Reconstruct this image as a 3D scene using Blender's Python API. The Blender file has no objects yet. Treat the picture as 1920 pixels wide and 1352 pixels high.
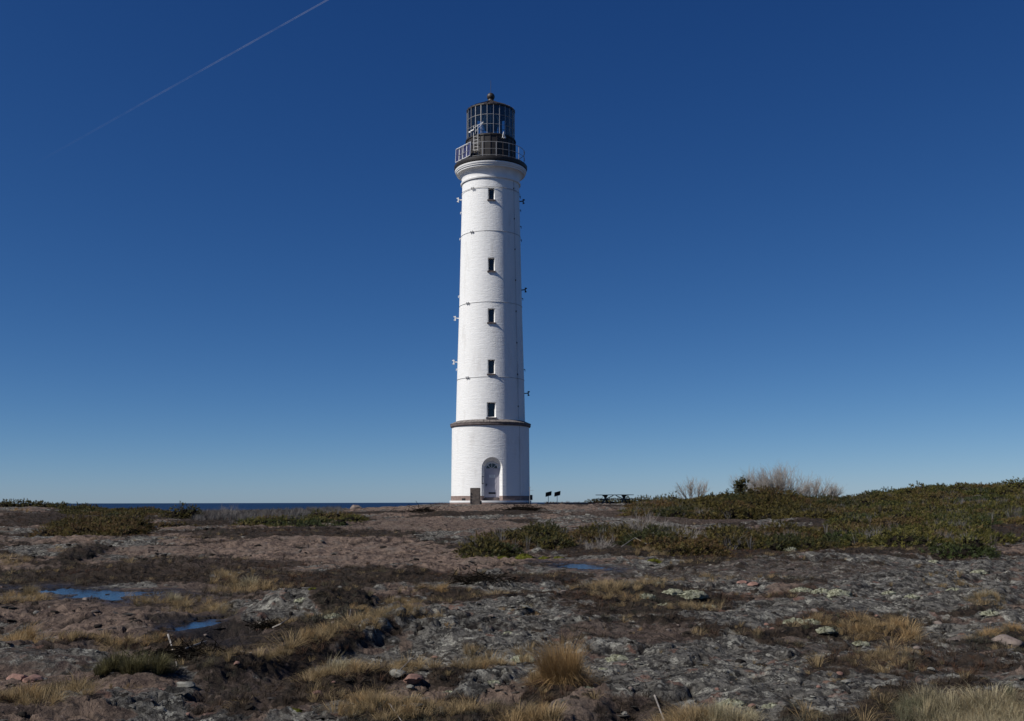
import bpy, math, random
import numpy as np
from mathutils import Vector, Matrix
R = math.radians
C = bpy.context.scene.collection
sc = bpy.context.scene

# ------------------------------------------------------------------ camera, sky, sun, exposure
F = 1950.0; CX = 960.0; CY = 676.0; PITCH = math.atan(265.0 / F); ROLL = R(0.12)
cam_d = bpy.data.cameras.new('camera'); cam = bpy.data.objects.new('camera', cam_d); C.objects.link(cam)
cam_d.sensor_width = 36.0; cam_d.lens = F / 1920.0 * 36.0
cam_d.clip_start = 0.1; cam_d.clip_end = 60000
cam.rotation_euler = (Matrix.Rotation(math.pi / 2 + PITCH, 4, 'X') @ Matrix.Rotation(-ROLL, 4, 'Z')).to_euler()
cam.location = (0, 0, 0)
sc.camera = cam

SUN_EL = 42.0; SUN_AZ = 245.0            # azimuth clockwise from +Y
world = bpy.data.worlds.new('World'); sc.world = world; world.use_nodes = True
wn = world.node_tree; wn.nodes.clear()
sky = wn.nodes.new('ShaderNodeTexSky'); sky.sky_type = 'NISHITA'; sky.sun_disc = False
sky.sun_elevation = R(SUN_EL); sky.sun_rotation = R(SUN_AZ)
sky.altitude = 0; sky.air_density = 0.5; sky.dust_density = 0.2; sky.ozone_density = 4.0
sep = wn.nodes.new('ShaderNodeSeparateColor'); com = wn.nodes.new('ShaderNodeCombineColor')
wn.links.new(sky.outputs[0], sep.inputs[0])
for i, (g_, m_) in enumerate(((1.48, .490), (1.12, .870), (.82, 1.66))):      # deep polarised blue of a clear northern sky
    pw = wn.nodes.new('ShaderNodeMath'); pw.operation = 'POWER'; pw.inputs[1].default_value = g_
    ml = wn.nodes.new('ShaderNodeMath'); ml.operation = 'MULTIPLY'; ml.inputs[1].default_value = m_
    wn.links.new(sep.outputs[i], pw.inputs[0]); wn.links.new(pw.outputs[0], ml.inputs[0]); wn.links.new(ml.outputs[0], com.inputs[i])
bg = wn.nodes.new('ShaderNodeBackground'); bg.inputs[1].default_value = 0.06
wo = wn.nodes.new('ShaderNodeOutputWorld')
wn.links.new(com.outputs[0], bg.inputs[0]); wn.links.new(bg.outputs[0], wo.inputs[0])

sun_d = bpy.data.lights.new('sun', 'SUN'); sun_d.energy = 4.6; sun_d.angle = R(0.5); sun_d.color = (1.0, 0.955, 0.89)
sun = bpy.data.objects.new('sun', sun_d); C.objects.link(sun)
sdir = Vector((math.sin(R(SUN_AZ)) * math.cos(R(SUN_EL)), math.cos(R(SUN_AZ)) * math.cos(R(SUN_EL)), math.sin(R(SUN_EL))))
sun.rotation_euler = sdir.to_track_quat('Z', 'Y').to_euler(); sun.location = sdir * 50
sc.view_settings.view_transform = 'Standard'; sc.view_settings.look = 'None'
sc.view_settings.exposure = 0.0; sc.view_settings.gamma = 1.0
sc.render.engine = 'CYCLES'
sc.cycles.max_bounces = 6; sc.cycles.transparent_max_bounces = 16

rng = np.random.default_rng(11); random.seed(5)

# ------------------------------------------------------------------ noise and projection helpers
_perm = np.random.default_rng(3).permutation(256); _perm = np.concatenate([_perm, _perm, _perm])
_ga = np.random.default_rng(4).uniform(0, 2 * np.pi, 256); _gx = np.cos(_ga); _gy = np.sin(_ga)
def pn(x, y, seed=0):
    x = np.asarray(x, float) + seed * 17.31; y = np.asarray(y, float) + seed * 9.73
    xi = np.floor(x).astype(np.int64); yi = np.floor(y).astype(np.int64)
    xf = x - xi; yf = y - yi; xi &= 255; yi &= 255
    u = xf * xf * xf * (xf * (xf * 6 - 15) + 10); v = yf * yf * yf * (yf * (yf * 6 - 15) + 10)
    def g(ix, iy, dx, dy):
        h = _perm[_perm[ix & 255] + (iy & 255)]
        return _gx[h] * dx + _gy[h] * dy
    a = g(xi, yi, xf, yf); b = g(xi + 1, yi, xf - 1, yf); c = g(xi, yi + 1, xf, yf - 1); d = g(xi + 1, yi + 1, xf - 1, yf - 1)
    return (a * (1 - u) + b * u) * (1 - v) + (c * (1 - u) + d * u) * v * 1.0
def fbm(x, y, o=3, seed=0):
    s = 0; a = 1.0; f = 1.0
    for i in range(o):
        s = s + a * pn(x * f, y * f, seed + i * 3); a *= 0.5; f *= 2.03
    return s
def sst(a, b, x):
    t = np.clip((x - a) / (b - a), 0, 1); return t * t * (3 - 2 * t)
cp, sp_ = math.cos(PITCH), math.sin(PITCH)
def project(x, y, z):
    d = y * cp + z * sp_; d = np.where(d < 0.05, 0.05, d)
    return CX + F * x / d, CY - F * (-y * sp_ + z * cp) / d

TX, TD, TZ = -1.62, 78.0, -0.17           # lighthouse axis and foot
YS = [-200, 0, 12, 20, 30, 45, 60, 72, 80, 92, 300]
ZS = [-1.7, -1.62, -1.60, -1.48, -1.25, -.90, -.55, -.24, -.17, -.22, -.22]
def base_z(x, y):
    x = np.asarray(x, float); y = np.asarray(y, float)
    z = np.interp(y, YS, ZS)
    u = CX + F * x / np.maximum(y, 1) / cp
    lat = np.interp(u, [-600, 60, 130, 300, 620, 760, 840, 2500], [-.25, -.20, -.45, -.62, -.50, -.24, 0, 0])
    z = z + lat * sst(38, 78, y)
    z = z + 1.05 * np.exp(-(np.abs((x - 32.0) / 8.9) ** 5 + ((y - 65) / 10.0) ** 2))
    z = z + 0.30 * np.exp(-(((x - 15.5) / 4.5) ** 2 + ((y - 70) / 6) ** 2))
    z = z + 0.15 * np.exp(-(((x - 38) / 12) ** 2 + ((y - 60) / 12) ** 2))
    r = np.hypot(x, y)
    z = z - 14.0 * sst(96, 135, r)
    k = 1 - sst(3.6, 7.5, np.hypot(x - TX, y - TD)); z = z * (1 - k) + TZ * k
    return z
_ys = np.concatenate([np.arange(4, 30, .05), np.arange(30, 110, .2)])
def ground_at(u, v):
    d = np.array([(u - CX) / F, cp + (CY - v) / F * -sp_, sp_ + (CY - v) / F * cp])
    X = _ys * d[0] / d[1]; Z = _ys * d[2] / d[1]
    hit = np.nonzero(Z <= base_z(X, _ys))[0]
    i = hit[0] if len(hit) else len(_ys) - 1
    return float(X[i]), float(_ys[i])

# ground features: cu, cv, ru, rv, angle, rise, soil, grey, pink, wet   (plan positions of real slabs, hollows and peat banks)
FEAT = [
 (540, 1134, 168, 26, 3, .26, 0, .9, .2, 0), (640, 1075, 330, 10, 2, -.06, .85, 0, 0, 0),
 (250, 1108, 130, 9, 0, -.05, .4, 0, 0, .8), (160, 1075, 240, 13, 0, -.04, .78, 0, 0, 0),
 (300, 1120, 250, 18, 0, -.02, .5, 0, .2, .3), (190, 1165, 150, 26, 0, .05, 0, .1, .9, 0),
 (420, 1185, 130, 34, 5, -.12, .7, 0, 0, .7), (640, 1150, 60, 20, 0, .06, .9, 0, 0, 0),
 (600, 1180, 150, 16, -8, .10, .9, 0, 0, 0), (620, 1215, 230, 12, -13, .16, .85, 0, 0, 0),
 (770, 1190, 75, 14, -4, .07, .9, 0, 0, 0), (400, 1245, 130, 26, 5, .14, 1, 0, 0, 0),
 (250, 1268, 60, 24, 0, .05, 1, 0, 0, 0), (120, 1290, 210, 60, 0, .02, .3, 0, .9, 0),
 (480, 1290, 150, 45, -12, -.08, .5, .1, .1, .45), (650, 1345, 170, 30, -8, .04, 0, .6, .8, 0),
 (660, 1290, 110, 22, -8, .10, .9, 0, 0, 0), (880, 1345, 260, 30, 0, .05, .65, .6, 0, 0),
 (850, 1240, 150, 36, -14, .04, .0, 1, .3, 0), (1020, 1150, 330, 42, -8, .10, 0, 1, .1, 0),
 (900, 1262, 130, 16, -14, .05, .85, 0, 0, 0), (900, 1288, 140, 16, -18, .09, .2, 1, 0, 0),
 (860, 1318, 200, 14, 0, -.10, 1, 0, 0, 0), (1050, 1290, 90, 30, 0, .05, .9, 0, 0, 0),
 (1200, 1190, 170, 18, 0, -.06, .45, .35, .3, .3), (1220, 1135, 210, 22, 0, .10, .9, 0, 0, 0),
 (1350, 1260, 420, 60, 0, .05, .15, 1, .15, 0), (1180, 1330, 130, 24, 0, -.08, .5, .4, 0, .3),
 (960, 1085, 190, 10, 0, .05, .85, 0, 0, 0), (900, 1118, 120, 9, 4, .03, .8, 0, 0, 0),
 (1085, 1062, 75, 8, 3, -.06, .6, 0, 0, .8), (960, 1058, 110, 6, 0, -.05, 1, 0, 0, .3),
 (1150, 1072, 120, 8, 0, .03, 0, .2, 1, 0), (1000, 1050, 120, 5, 0, .03, 0, .2, 1, 0),
 (1500, 1075, 420, 20, 0, -.03, .45, .55, .3, 0), (1640, 1050, 320, 12, 2, .03, 0, 1, 0, 0),
 (1800, 1070, 180, 20, -8, .02, .1, .9, .4, 0), (1600, 1165, 120, 22, 0, .05, .7, 0, 0, 0),
 (1560, 1115, 80, 14, 0, .05, .6, .3, 0, 0), (1750, 1120, 220, 30, 0, .04, .2, 1, .1, 0),
 (1700, 1205, 200, 26, 3, -.03, .5, .6, .3, 0), (1830, 1170, 130, 14, 0, .05, .2, 1, 0, 0),
 (1880, 1195, 80, 12, 5, .04, .8, 0, 0, 0), (1600, 1250, 130, 16, 0, -.03, .75, 0, .2, 0),
 (1780, 1255, 220, 22, 0, -.03, .55, .6, .1, 0), (1800, 1345, 220, 36, 0, .04, .7, .2, 0, 0),
 (600, 1030, 330, 28, 0, .03, 0, .1, 1, 0), (760, 1048, 240, 14, 0, .02, 0, .05, 1, 0),
 (500, 1002, 200, 12, 0, .02, .7, .2, .2, 0), (800, 985, 260, 12, 0, .02, .35, .3, .7, 0),
 (910, 953, 300, 6, 0, .0, 0, .1, 1, 0), (880, 962, 160, 4, 0, 0, .8, 0, 0, 0), (1160, 965, 120, 10, 0, 0, .55, .1, .4, 0),
 (850, 1012, 80, 8, 0, .02, 0, 1, .1, 0), (130, 975, 200, 20, 0, 0, .7, .3, 0, 0), (500, 968, 180, 14, 0, 0, .8, .3, 0, 0),
 (80, 1030, 110, 12, 0, .05, .1, 1, 0, 0), (250, 1030, 150, 10, 0, .03, .0, .3, .8, 0), (150, 1043, 60, 8, -12, .18, .8, 0, 0, 0),
 (330, 1055, 220, 12, 0, 0, .6, 0, .1, 0), (1350, 1020, 500, 26, 0, 0, 1, 0, 0, 0), (1430, 955, 260, 14, 0, 0, 1, 0, 0, 0),
 (1760, 985, 260, 48, 0, 0, .95, 0, 0, 0), (1330, 975, 170, 7, 0, 0, .55, .3, .3, 0), (1860, 978, 60, 3, 0, .05, 0, 1, .3, 0),
 (1330, 1090, 150, 10, 0, .05, 0, .6, .8, 0), (100, 1240, 180, 16, 0, .06, .35, .5, .4, 0), (1480, 1310, 180, 40, 0, .05, .25, .9, .3, 0),
]
PUDDLES = [(172, 1110, 125, 11.5, 2), (1092, 1061, 52, 8, 5), (372, 1168, 52, 8, -12)]
_pl = []
for (cu, cv, ru, rv, an) in PUDDLES:
    px, py = ground_at(cu, cv); _pl.append((px, py, float(base_z(px, py)) - 0.02))

def ell(u, v, e, wob=0):
    a = R(e[4]); du = u - e[0]; dv = v - e[1]
    du2 = du * math.cos(a) + dv * math.sin(a); dv2 = -du * math.sin(a) + dv * math.cos(a)
    return np.sqrt((du2 / e[2]) ** 2 + (dv2 / e[3]) ** 2) + wob
def terrain(x, y, masks=False):
    x = np.asarray(x, float); y = np.asarray(y, float)
    z0 = base_z(x, y); u, v = project(x, y, z0)
    front = (y > 5)
    w1 = fbm(x * .55, y * .55, 3, 1); w2 = fbm(x * 2.1, y * 2.1, 3, 7); w3 = fbm(x * 7.5, y * 7.5, 2, 12)
    wob = .42 * w1 + .35 * w2 + .15 * w3
    # background masks
    g1 = fbm(x * .22, y * .3, 3, 21); g2 = fbm(x * .35 + 5, y * .45, 3, 31)
    soil = sst(.05, .28, g1 + .3 * w2); grey = sst(-.05, .25, -g2 + .3 * w2 + .12 * sst(700, 1300, u) * 2); pink = sst(-.1, .3, g2 + .2 * w2)
    wet = np.zeros_like(x); dh = np.zeros_like(x)
    for e in FEAT:
        m = np.zeros_like(x)
        k = front & (np.abs(u - e[0]) < e[2] * 1.7 + 30) & (np.abs(v - e[1]) < e[3] * 1.7 + e[2] * abs(math.sin(R(e[4]))) * 1.6 + 14)
        if not k.any(): continue
        q = ell(u[k], v[k], e, wob[k] * 1.1)
        mk = 1 - sst(.75, 1.15, q); 
        dh[k] += e[5] * (1 - sst(.35, 1.2, q)) 
        soil[k] = soil[k] * (1 - mk) + e[6] * mk; grey[k] = grey[k] * (1 - mk) + e[7] * mk
        pink[k] = pink[k] * (1 - mk) + e[8] * mk; wet[k] = wet[k] * (1 - mk) + e[9] * mk
    att = 1 - .75 * (1 - sst(4, 9, np.hypot(x - TX, y - TD)))
    rock = 1 - np.clip(soil, 0, 1)
    # long rounded slabs, stepped by terraces
    a = .55; xr = x * math.cos(a) + y * math.sin(a); yr = -x * math.sin(a) + y * math.cos(a)
    slab = fbm(xr * .16, yr * .42, 3, 41) * .26
    t = slab * 9 + .8 * w2; tr = np.floor(t) + sst(.72, 1.0, t - np.floor(t))
    h = z0 + (slab * .75 + tr / 9 * .25) * att + dh
    ridge = 1 - np.abs(fbm(xr * .55 + .25 * w2, yr * 1.25 + .25 * w2, 3, 51)) * 2.4
    h = h - np.clip(ridge - .80, 0, 1) * .30 * rock * att
    h = h + w2 * (.024 + .018 * soil) * att + w3 * (.0035 + .024 * soil) * att
    t2 = fbm(xr * 1.1, yr * 1.9, 4, 71) * 6 + .5 * w3; s2 = np.floor(t2) + sst(.80, 1.0, t2 - np.floor(t2)); h = h + s2 * .016 * rock * att
    t3 = fbm(xr * 4.5, yr * 6.5, 3, 75) * 4; s3 = np.floor(t3) + sst(.75, 1.0, t3 - np.floor(t3)); h = h + s3 * .0065 * rock * att
    fine = fbm(x * 19, y * 19, 2, 61)
    h = h + fine * (.0055 + .016 * soil)
    crack = np.clip(ridge - .86, 0, 1) * 8 * rock
    for e, (px, py, lz) in zip(PUDDLES, _pl):
        k = (np.abs(x - px) < 5) & (np.abs(y - py) < 5)
        if not k.any(): continue
        q = ell(u[k], v[k], e, wob[k] * .9)
        ring = 1 - sst(1.3, 2.7, q); h[k] = h[k] * (1 - ring) + (lz + .010 + .035 * np.clip(q - 1, -.2, 3) + .012 * w3[k] + .010 * w2[k]) * ring
        q = q + wob[k] * 1.3 + .25 * w3[k]; m = 1 - sst(.82, 1.05, q); h[k] = h[k] * (1 - m) + (lz - .05 + .02 * w3[k]) * m
        mm = 1 - sst(1.0, 2.2, q); wet[k] = np.maximum(wet[k], mm); soil[k] = np.maximum(soil[k], mm * .5)
    # juniper ground lies slightly lower under the bushes
    if masks: return h, np.clip(soil, 0, 1), np.clip(grey, 0, 1), np.clip(pink, 0, 1), np.clip(wet, 0, 1), np.clip(crack, 0, 1)
    return h
def hz(x, y): return float(terrain(np.array([x, ]), np.array([y, ]))[0])

# ------------------------------------------------------------------ object helpers
def tag(o, label=None, cat=None, group=None, kind=None):
    if label: o['label'] = label
    if cat: o['category'] = cat
    if group: o['group'] = group
    if kind: o['kind'] = kind
    return o
def empty(name, loc, rz=0, parent=None):
    o = bpy.data.objects.new(name, None); o.location = loc; o.rotation_euler = (0, 0, rz); o.empty_display_size = .2
    C.objects.link(o); o.parent = parent; return o
def tri_mesh(name, V, T, mat, parent=None, attrs=None, loc=(0, 0, 0), smooth=False):
    V = np.asarray(V, np.float32); T = np.asarray(T, np.int32); n = T.shape[1]
    me = bpy.data.meshes.new(name)
    me.vertices.add(len(V)); me.vertices.foreach_set('co', V.ravel())
    me.loops.add(T.size); me.loops.foreach_set('vertex_index', T.ravel())
    me.polygons.add(len(T)); me.polygons.foreach_set('loop_start', np.arange(0, T.size, n, dtype=np.int32))
    me.polygons.foreach_set('loop_total', np.full(len(T), n, np.int32))
    if smooth: me.polygons.foreach_set('use_smooth', np.ones(len(T), bool))
    for k, a in (attrs or {}).items():
        at = me.attributes.new(k, 'FLOAT', 'POINT'); at.data.foreach_set('value', np.asarray(a, np.float32))
    me.update(calc_edges=True); me.materials.append(mat)
    o = bpy.data.objects.new(name, me); o.location = loc; C.objects.link(o); o.parent = parent
    return o
class MB:
    def __init__(s): s.v = []; s.f = []
    def add(s, v, f):
        n = len(s.v); s.v += [tuple(p) for p in v]; s.f += [tuple(i + n for i in q) for q in f]
    def box(s, c, d, M=None):
        v = [Vector((c[0] + sx * d[0] / 2, c[1] + sy * d[1] / 2, c[2] + sz * d[2] / 2)) for sx in (-1, 1) for sy in (-1, 1) for sz in (-1, 1)]
        if M is not None: v = [M @ p for p in v]
        s.add(v, [(0, 1, 3, 2), (4, 6, 7, 5), (0, 4, 5, 1), (2, 3, 7, 6), (0, 2, 6, 4), (1, 5, 7, 3)])
    def bar(s, a, b, w, d, up=(0, 0, 1)):
        a = Vector(a); b = Vector(b); z = (b - a).normalized(); x = z.cross(Vector(up))
        if x.length < 1e-4: x = z.cross(Vector((0, 1, 0)))
        x.normalize(); y = z.cross(x)
        v = [p + x * sx * w / 2 + y * sy * d / 2 for p in (a, b) for sx, sy in ((-1, -1), (1, -1), (1, 1), (-1, 1))]
        s.add(v, [(0, 1, 2, 3), (7, 6, 5, 4), (0, 4, 5, 1), (1, 5, 6, 2), (2, 6, 7, 3), (3, 7, 4, 0)])
    def tube(s, pts, r, n=6, closed=False):
        P = [Vector(p) for p in pts]; m = len(P); rr = r if hasattr(r, '__len__') else [r] * m; rings = []
        for i, p in enumerate(P):
            a = P[(i - 1) % m] if (i or closed) else p; b = P[(i + 1) % m] if (i < m - 1 or closed) else p
            t = (b - a).normalized(); x = t.cross(Vector((0, 0, 1)))
            if x.length < 1e-3: x = Vector((1, 0, 0))
            x.normalize(); y = t.cross(x)
            rings.append([p + (x * math.cos(2 * math.pi * k / n) + y * math.sin(2 * math.pi * k / n)) * rr[i] for k in range(n)])
        v = [q for g in rings for q in g]; f = []
        for i in range(m if closed else m - 1):
            j = (i + 1) % m
            for k in range(n): f.append((i * n + k, i * n + (k + 1) % n, j * n + (k + 1) % n, j * n + k))
        if not closed: f += [tuple(reversed(range(n))), tuple((m - 1) * n + k for k in range(n))]
        s.add(v, f)
    def rev(s, prof, n=160, closed=False, c=(0, 0)):
        v = []; f = []; m = len(prof)
        for (r, z) in prof:
            v += [(c[0] + r * math.sin(2 * math.pi * k / n), c[1] - r * math.cos(2 * math.pi * k / n), z) for k in range(n)]
        for i in range(m if closed else m - 1):
            j = (i + 1) % m
            for k in range(n): f.append((i * n + k, i * n + (k + 1) % n, j * n + (k + 1) % n, j * n + k))
        if not closed: f += [tuple(reversed(range(n))), tuple((m - 1) * n + k for k in range(n))]
        s.add(v, f)
    def build(s, name, mat, parent=None, smooth=30, loc=(0, 0, 0), rz=0):
        me = bpy.data.meshes.new(name); me.from_pydata([tuple(p) for p in s.v], [], s.f); me.update()
        if smooth:
            me.polygons.foreach_set('use_smooth', np.ones(len(me.polygons), bool)); me.set_sharp_from_angle(angle=R(smooth))
        me.materials.append(mat)
        o = bpy.data.objects.new(name, me); C.objects.link(o); o.parent = parent; o.location = loc; o.rotation_euler = (0, 0, rz)
        return o
def boolean(o, cutters):
    co = cutters.build('cutter', o.data.materials[0], None, 0); co.parent = o.parent
    md = o.modifiers.new('cut', 'BOOLEAN'); md.operation = 'DIFFERENCE'; md.solver = 'EXACT'; md.object = co
    dg = bpy.context.evaluated_depsgraph_get(); dg.update()
    me = bpy.data.meshes.new_from_object(o.evaluated_get(dg)); me.name = o.name
    o.modifiers.clear(); o.data = me; bpy.data.objects.remove(co)
    me.polygons.foreach_set('use_smooth', np.ones(len(me.polygons), bool)); me.set_sharp_from_angle(angle=R(28))

# ------------------------------------------------------------------ materials
class NT:
    def __init__(s, name):
        s.m = bpy.data.materials.new(name); s.m.use_nodes = True; s.t = s.m.node_tree; s.t.nodes.clear()
        s.out = s.t.nodes.new('ShaderNodeOutputMaterial'); s._co = None
    def n(s, typ, **kw):
        n = s.t.nodes.new('ShaderNode' + typ)
        for k, v in kw.items(): setattr(n, k, v)
        return n
    def put(s, sock, val):
        if isinstance(val, bpy.types.NodeSocket): s.t.links.new(val, sock)
        elif isinstance(val, (tuple, list)) and len(val) == 3 and sock.type == 'RGBA': sock.default_value = (*val, 1)
        else: sock.default_value = val
    def co(s, name='Object'):
        if s._co is None: s._co = s.n('TexCoord')
        return s._co.outputs[name]
    def map(s, vec, scale=(1, 1, 1), loc=(0, 0, 0)):
        n = s.n('Mapping'); s.put(n.inputs[0], vec); n.inputs[3].default_value = scale; n.inputs[1].default_value = loc; return n.outputs[0]
    def noise(s, vec, scale, det=4, rough=.55, dist=0):
        n = s.n('TexNoise'); s.put(n.inputs['Vector'], vec); n.inputs['Scale'].default_value = scale
        n.inputs['Detail'].default_value = det; n.inputs['Roughness'].default_value = rough; n.inputs['Distortion'].default_value = dist
        return n.outputs[0]
    def vor(s, vec, scale, feature='F1', out=0):
        n = s.n('TexVoronoi', feature=feature); s.put(n.inputs['Vector'], vec); n.inputs['Scale'].default_value = scale; return n.outputs[out]
    def math(s, op, a, b=0.0, clamp=False):
        n = s.n('Math', operation=op, use_clamp=clamp); s.put(n.inputs[0], a); s.put(n.inputs[1], b); return n.outputs[0]
    def rng(s, v, a, b, c=0.0, d=1.0):
        n = s.n('MapRange', interpolation_type='SMOOTHSTEP'); s.put(n.inputs[0], v)
        for i, q in enumerate((a, b, c, d)): n.inputs[i + 1].default_value = q
        return n.outputs[0]
    def mix(s, f, a, b, blend='MIX'):
        n = s.n('Mix', data_type='RGBA', blend_type=blend); s.put(n.inputs[0], f); s.put(n.inputs[6], a); s.put(n.inputs[7], b); return n.outputs[2]
    def attr(s, name): return s.n('Attribute', attribute_name=name).outputs['Fac']
    def bump(s, h, strength=.5, dist=.02, nrm=None):
        n = s.n('Bump'); n.inputs['Strength'].default_value = strength; n.inputs['Distance'].default_value = dist; s.put(n.inputs['Height'], h)
        if nrm is not None: s.put(n.inputs['Normal'], nrm)
        return n.outputs[0]
    def bsdf(s, col, rough=.8, nrm=None, spec=.3, metal=0.0, **kw):
        n = s.n('BsdfPrincipled'); s.put(n.inputs['Base Color'], col); s.put(n.inputs['Roughness'], rough)
        s.put(n.inputs['Specular IOR Level'], spec); s.put(n.inputs['Metallic'], metal)
        if nrm is not None: s.put(n.inputs['Normal'], nrm)
        for k, v in kw.items(): s.put(n.inputs[k.replace('_', ' ')], v)
        return n.outputs[0]
    def end(s, sh): s.t.links.new(sh, s.out.inputs[0]); return s.m
def simple(name, col, rough=.6, var=.2, scale=6, metal=0.0, spec=.4, bump=.15):
    t = NT(name); c = t.co(); n1 = t.noise(c, scale, 5)
    col2 = tuple(x * (1 - var) for x in col); col3 = tuple(min(1, x * (1 + var)) for x in col)
    return t.end(t.bsdf(t.mix(t.rng(n1, .3, .7), col2, col3), rough, t.bump(t.noise(c, scale * 5, 3), bump, .01), spec, metal))

def mat_ground():
    t = NT('granite_and_peat'); c = t.co()
    soil = t.attr('soil'); grey = t.attr('grey'); pink = t.attr('pink'); wet = t.attr('wet'); crack = t.attr('crack')
    nb = t.noise(c, 1.3, 6, .62); nm = t.noise(c, 5.0, 6, .65, .6); nf = t.noise(c, 17, 5, .7, .4); nff = t.noise(c, 55, 3, .7)
    fl = t.noise(t.map(c, (1, 1, 1.0), (3, 9, 2)), 21, 5, .75, .6); fl2 = t.noise(t.map(c, loc=(11, 2, 5)), 6.5, 7, .72, .9)
    pk = t.mix(t.rng(nm, .36, .62), (.080, .057, .048), (.232, .168, .128))
    pk = t.mix(t.math('MULTIPLY', t.rng(fl2, .55, .60), .85), pk, (.036, .028, .025))
    pk = t.mix(t.rng(nb, .5, .7), pk, (.190, .152, .124))
    pk = t.mix(t.rng(fl, .60, .66), pk, (.260, .205, .175))
    gr = t.mix(t.rng(fl2, .42, .56), (.036, .034, .031), (.165, .156, .138))
    vs = t.noise(t.map(c, loc=(4, 8, 2)), 4.2, 8, .74, .5)
    vd = t.math('ADD', vs, t.math('MULTIPLY', fl, .45))
    gr = t.mix(t.rng(vd, .775, .81), gr, (.34, .33, .285))
    gr = t.mix(t.rng(fl, .57, .62), gr, (.018, .016, .015))
    gr = t.mix(t.math('MULTIPLY', t.rng(nm, .56, .64), .8), gr, (.038, .031, .027))
    np_ = t.noise(t.map(c, loc=(7, 3, 1)), 3.1, 5, .6)
    gr = t.mix(t.math('MULTIPLY', t.rng(np_, .60, .68), .7), gr, (.19, .105, .078))
    rock = t.mix(t.rng(t.math('ADD', grey, t.math('MULTIPLY', t.math('SUBTRACT', nm, .5), 1.6)), .3, .6), pk, gr)
    dull = t.math('MULTIPLY', t.math('SUBTRACT', 1.0, pink), t.math('SUBTRACT', 1.0, grey), True)
    rock = t.mix(t.math('MULTIPLY', dull, .5), rock, (.040, .034, .030))
    sl = t.mix(t.rng(fl2, .38, .62), (.011, .009, .007), (.058, .042, .031))
    sl = t.mix(t.rng(fl, .58, .66), sl, (.095, .075, .055))
    sl = t.mix(t.rng(nm, .58, .72), sl, (.060, .048, .033))
    sf = t.rng(t.math('ADD', soil, t.math('MULTIPLY', t.math('SUBTRACT', t.math('ADD', t.math('MULTIPLY', nm, .5), t.math('MULTIPLY', fl2, .5)), .5), 2.6)), .42, .58)
    col = t.mix(sf, rock, sl)
    col = t.mix(crack, col, (.014, .011, .010))
    speck = t.math('MULTIPLY', t.rng(t.vor(c, 3.6), .085, .05), t.math('SUBTRACT', 1.0, soil, True))
    col = t.mix(t.math('MULTIPLY', speck, .8), col, (.32, .31, .28))
    col = t.mix(t.math('MULTIPLY', wet, .55), col, (.016, .013, .013))
    h = t.math('ADD', t.math('MULTIPLY', nm, 1.0), t.math('ADD', t.math('MULTIPLY', fl2, 1.1), t.math('ADD', t.math('MULTIPLY', fl, .5), t.math('MULTIPLY', nff, .25))))
    rough = t.rng(wet, 0.2, 1.0, .93, .42)
    return t.end(t.bsdf(col, rough, t.bump(h, 1.0, .07), .15))
def mat_white_brick():
    t = NT('white_painted_brick'); c = t.co()
    sx = t.n('SeparateXYZ'); t.put(sx.inputs[0], c)
    ang = t.math('ARCTAN2', sx.outputs[0], sx.outputs[1]); uu = t.math('MULTIPLY', ang, 2.55)
    cm = t.n('CombineXYZ'); t.put(cm.inputs[0], uu); t.put(cm.inputs[1], sx.outputs[2])
    v = cm.outputs[0]
    warp = t.noise(v, 2.2, 3)
    v2 = t.n('VectorMath', operation='ADD'); t.put(v2.inputs[0], v)
    cw = t.n('CombineXYZ'); t.put(cw.inputs[1], t.math('MULTIPLY', t.math('SUBTRACT', warp, .5), .05)); t.put(v2.inputs[1], cw.outputs[0])
    br = t.n('TexBrick'); t.put(br.inputs['Vector'], v2.outputs[0])
    br.inputs['Scale'].default_value = 1.0; br.inputs['Brick Width'].default_value = .26; br.inputs['Row Height'].default_value = .085
    br.inputs['Mortar Size'].default_value = .012; br.inputs['Mortar Smooth'].default_value = .6
    br.inputs['Color1'].default_value = (.55, .55, .55, 1); br.inputs['Color2'].default_value = (1, 1, 1, 1); br.inputs['Mortar'].default_value = (0, 0, 0, 1)
    st = t.noise(t.map(v, (1.6, 7.5, 1)), 1.0, 5, .6); st2 = t.noise(t.map(v, (5, 20, 1)), 1.0, 3, .6)
    h = t.math('ADD', t.math('MULTIPLY', br.outputs[0], .45), t.math('ADD', t.math('MULTIPLY', st, 1.5), t.math('MULTIPLY', st2, .9)))
    dirt = t.noise(t.map(v, (1.5, .35, 1)), 1.0, 6, .65)
    col = t.mix(t.rng(dirt, .5, .8), (.80, .80, .785), (.66, .65, .625))
    return t.end(t.bsdf(col, .75, t.bump(h, .45, .045), .25))
def mat_granite(name, a, b):
    t = NT(name); c = t.co(); n = t.noise(c, 4, 6, .6); n2 = t.noise(c, 40, 3, .7)
    col = t.mix(t.rng(n, .35, .65), a, b); col = t.mix(t.rng(n2, .5, .7), col, tuple(x * .6 for x in a))
    return t.end(t.bsdf(col, .85, t.bump(n2, .4, .01), .25))
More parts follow.
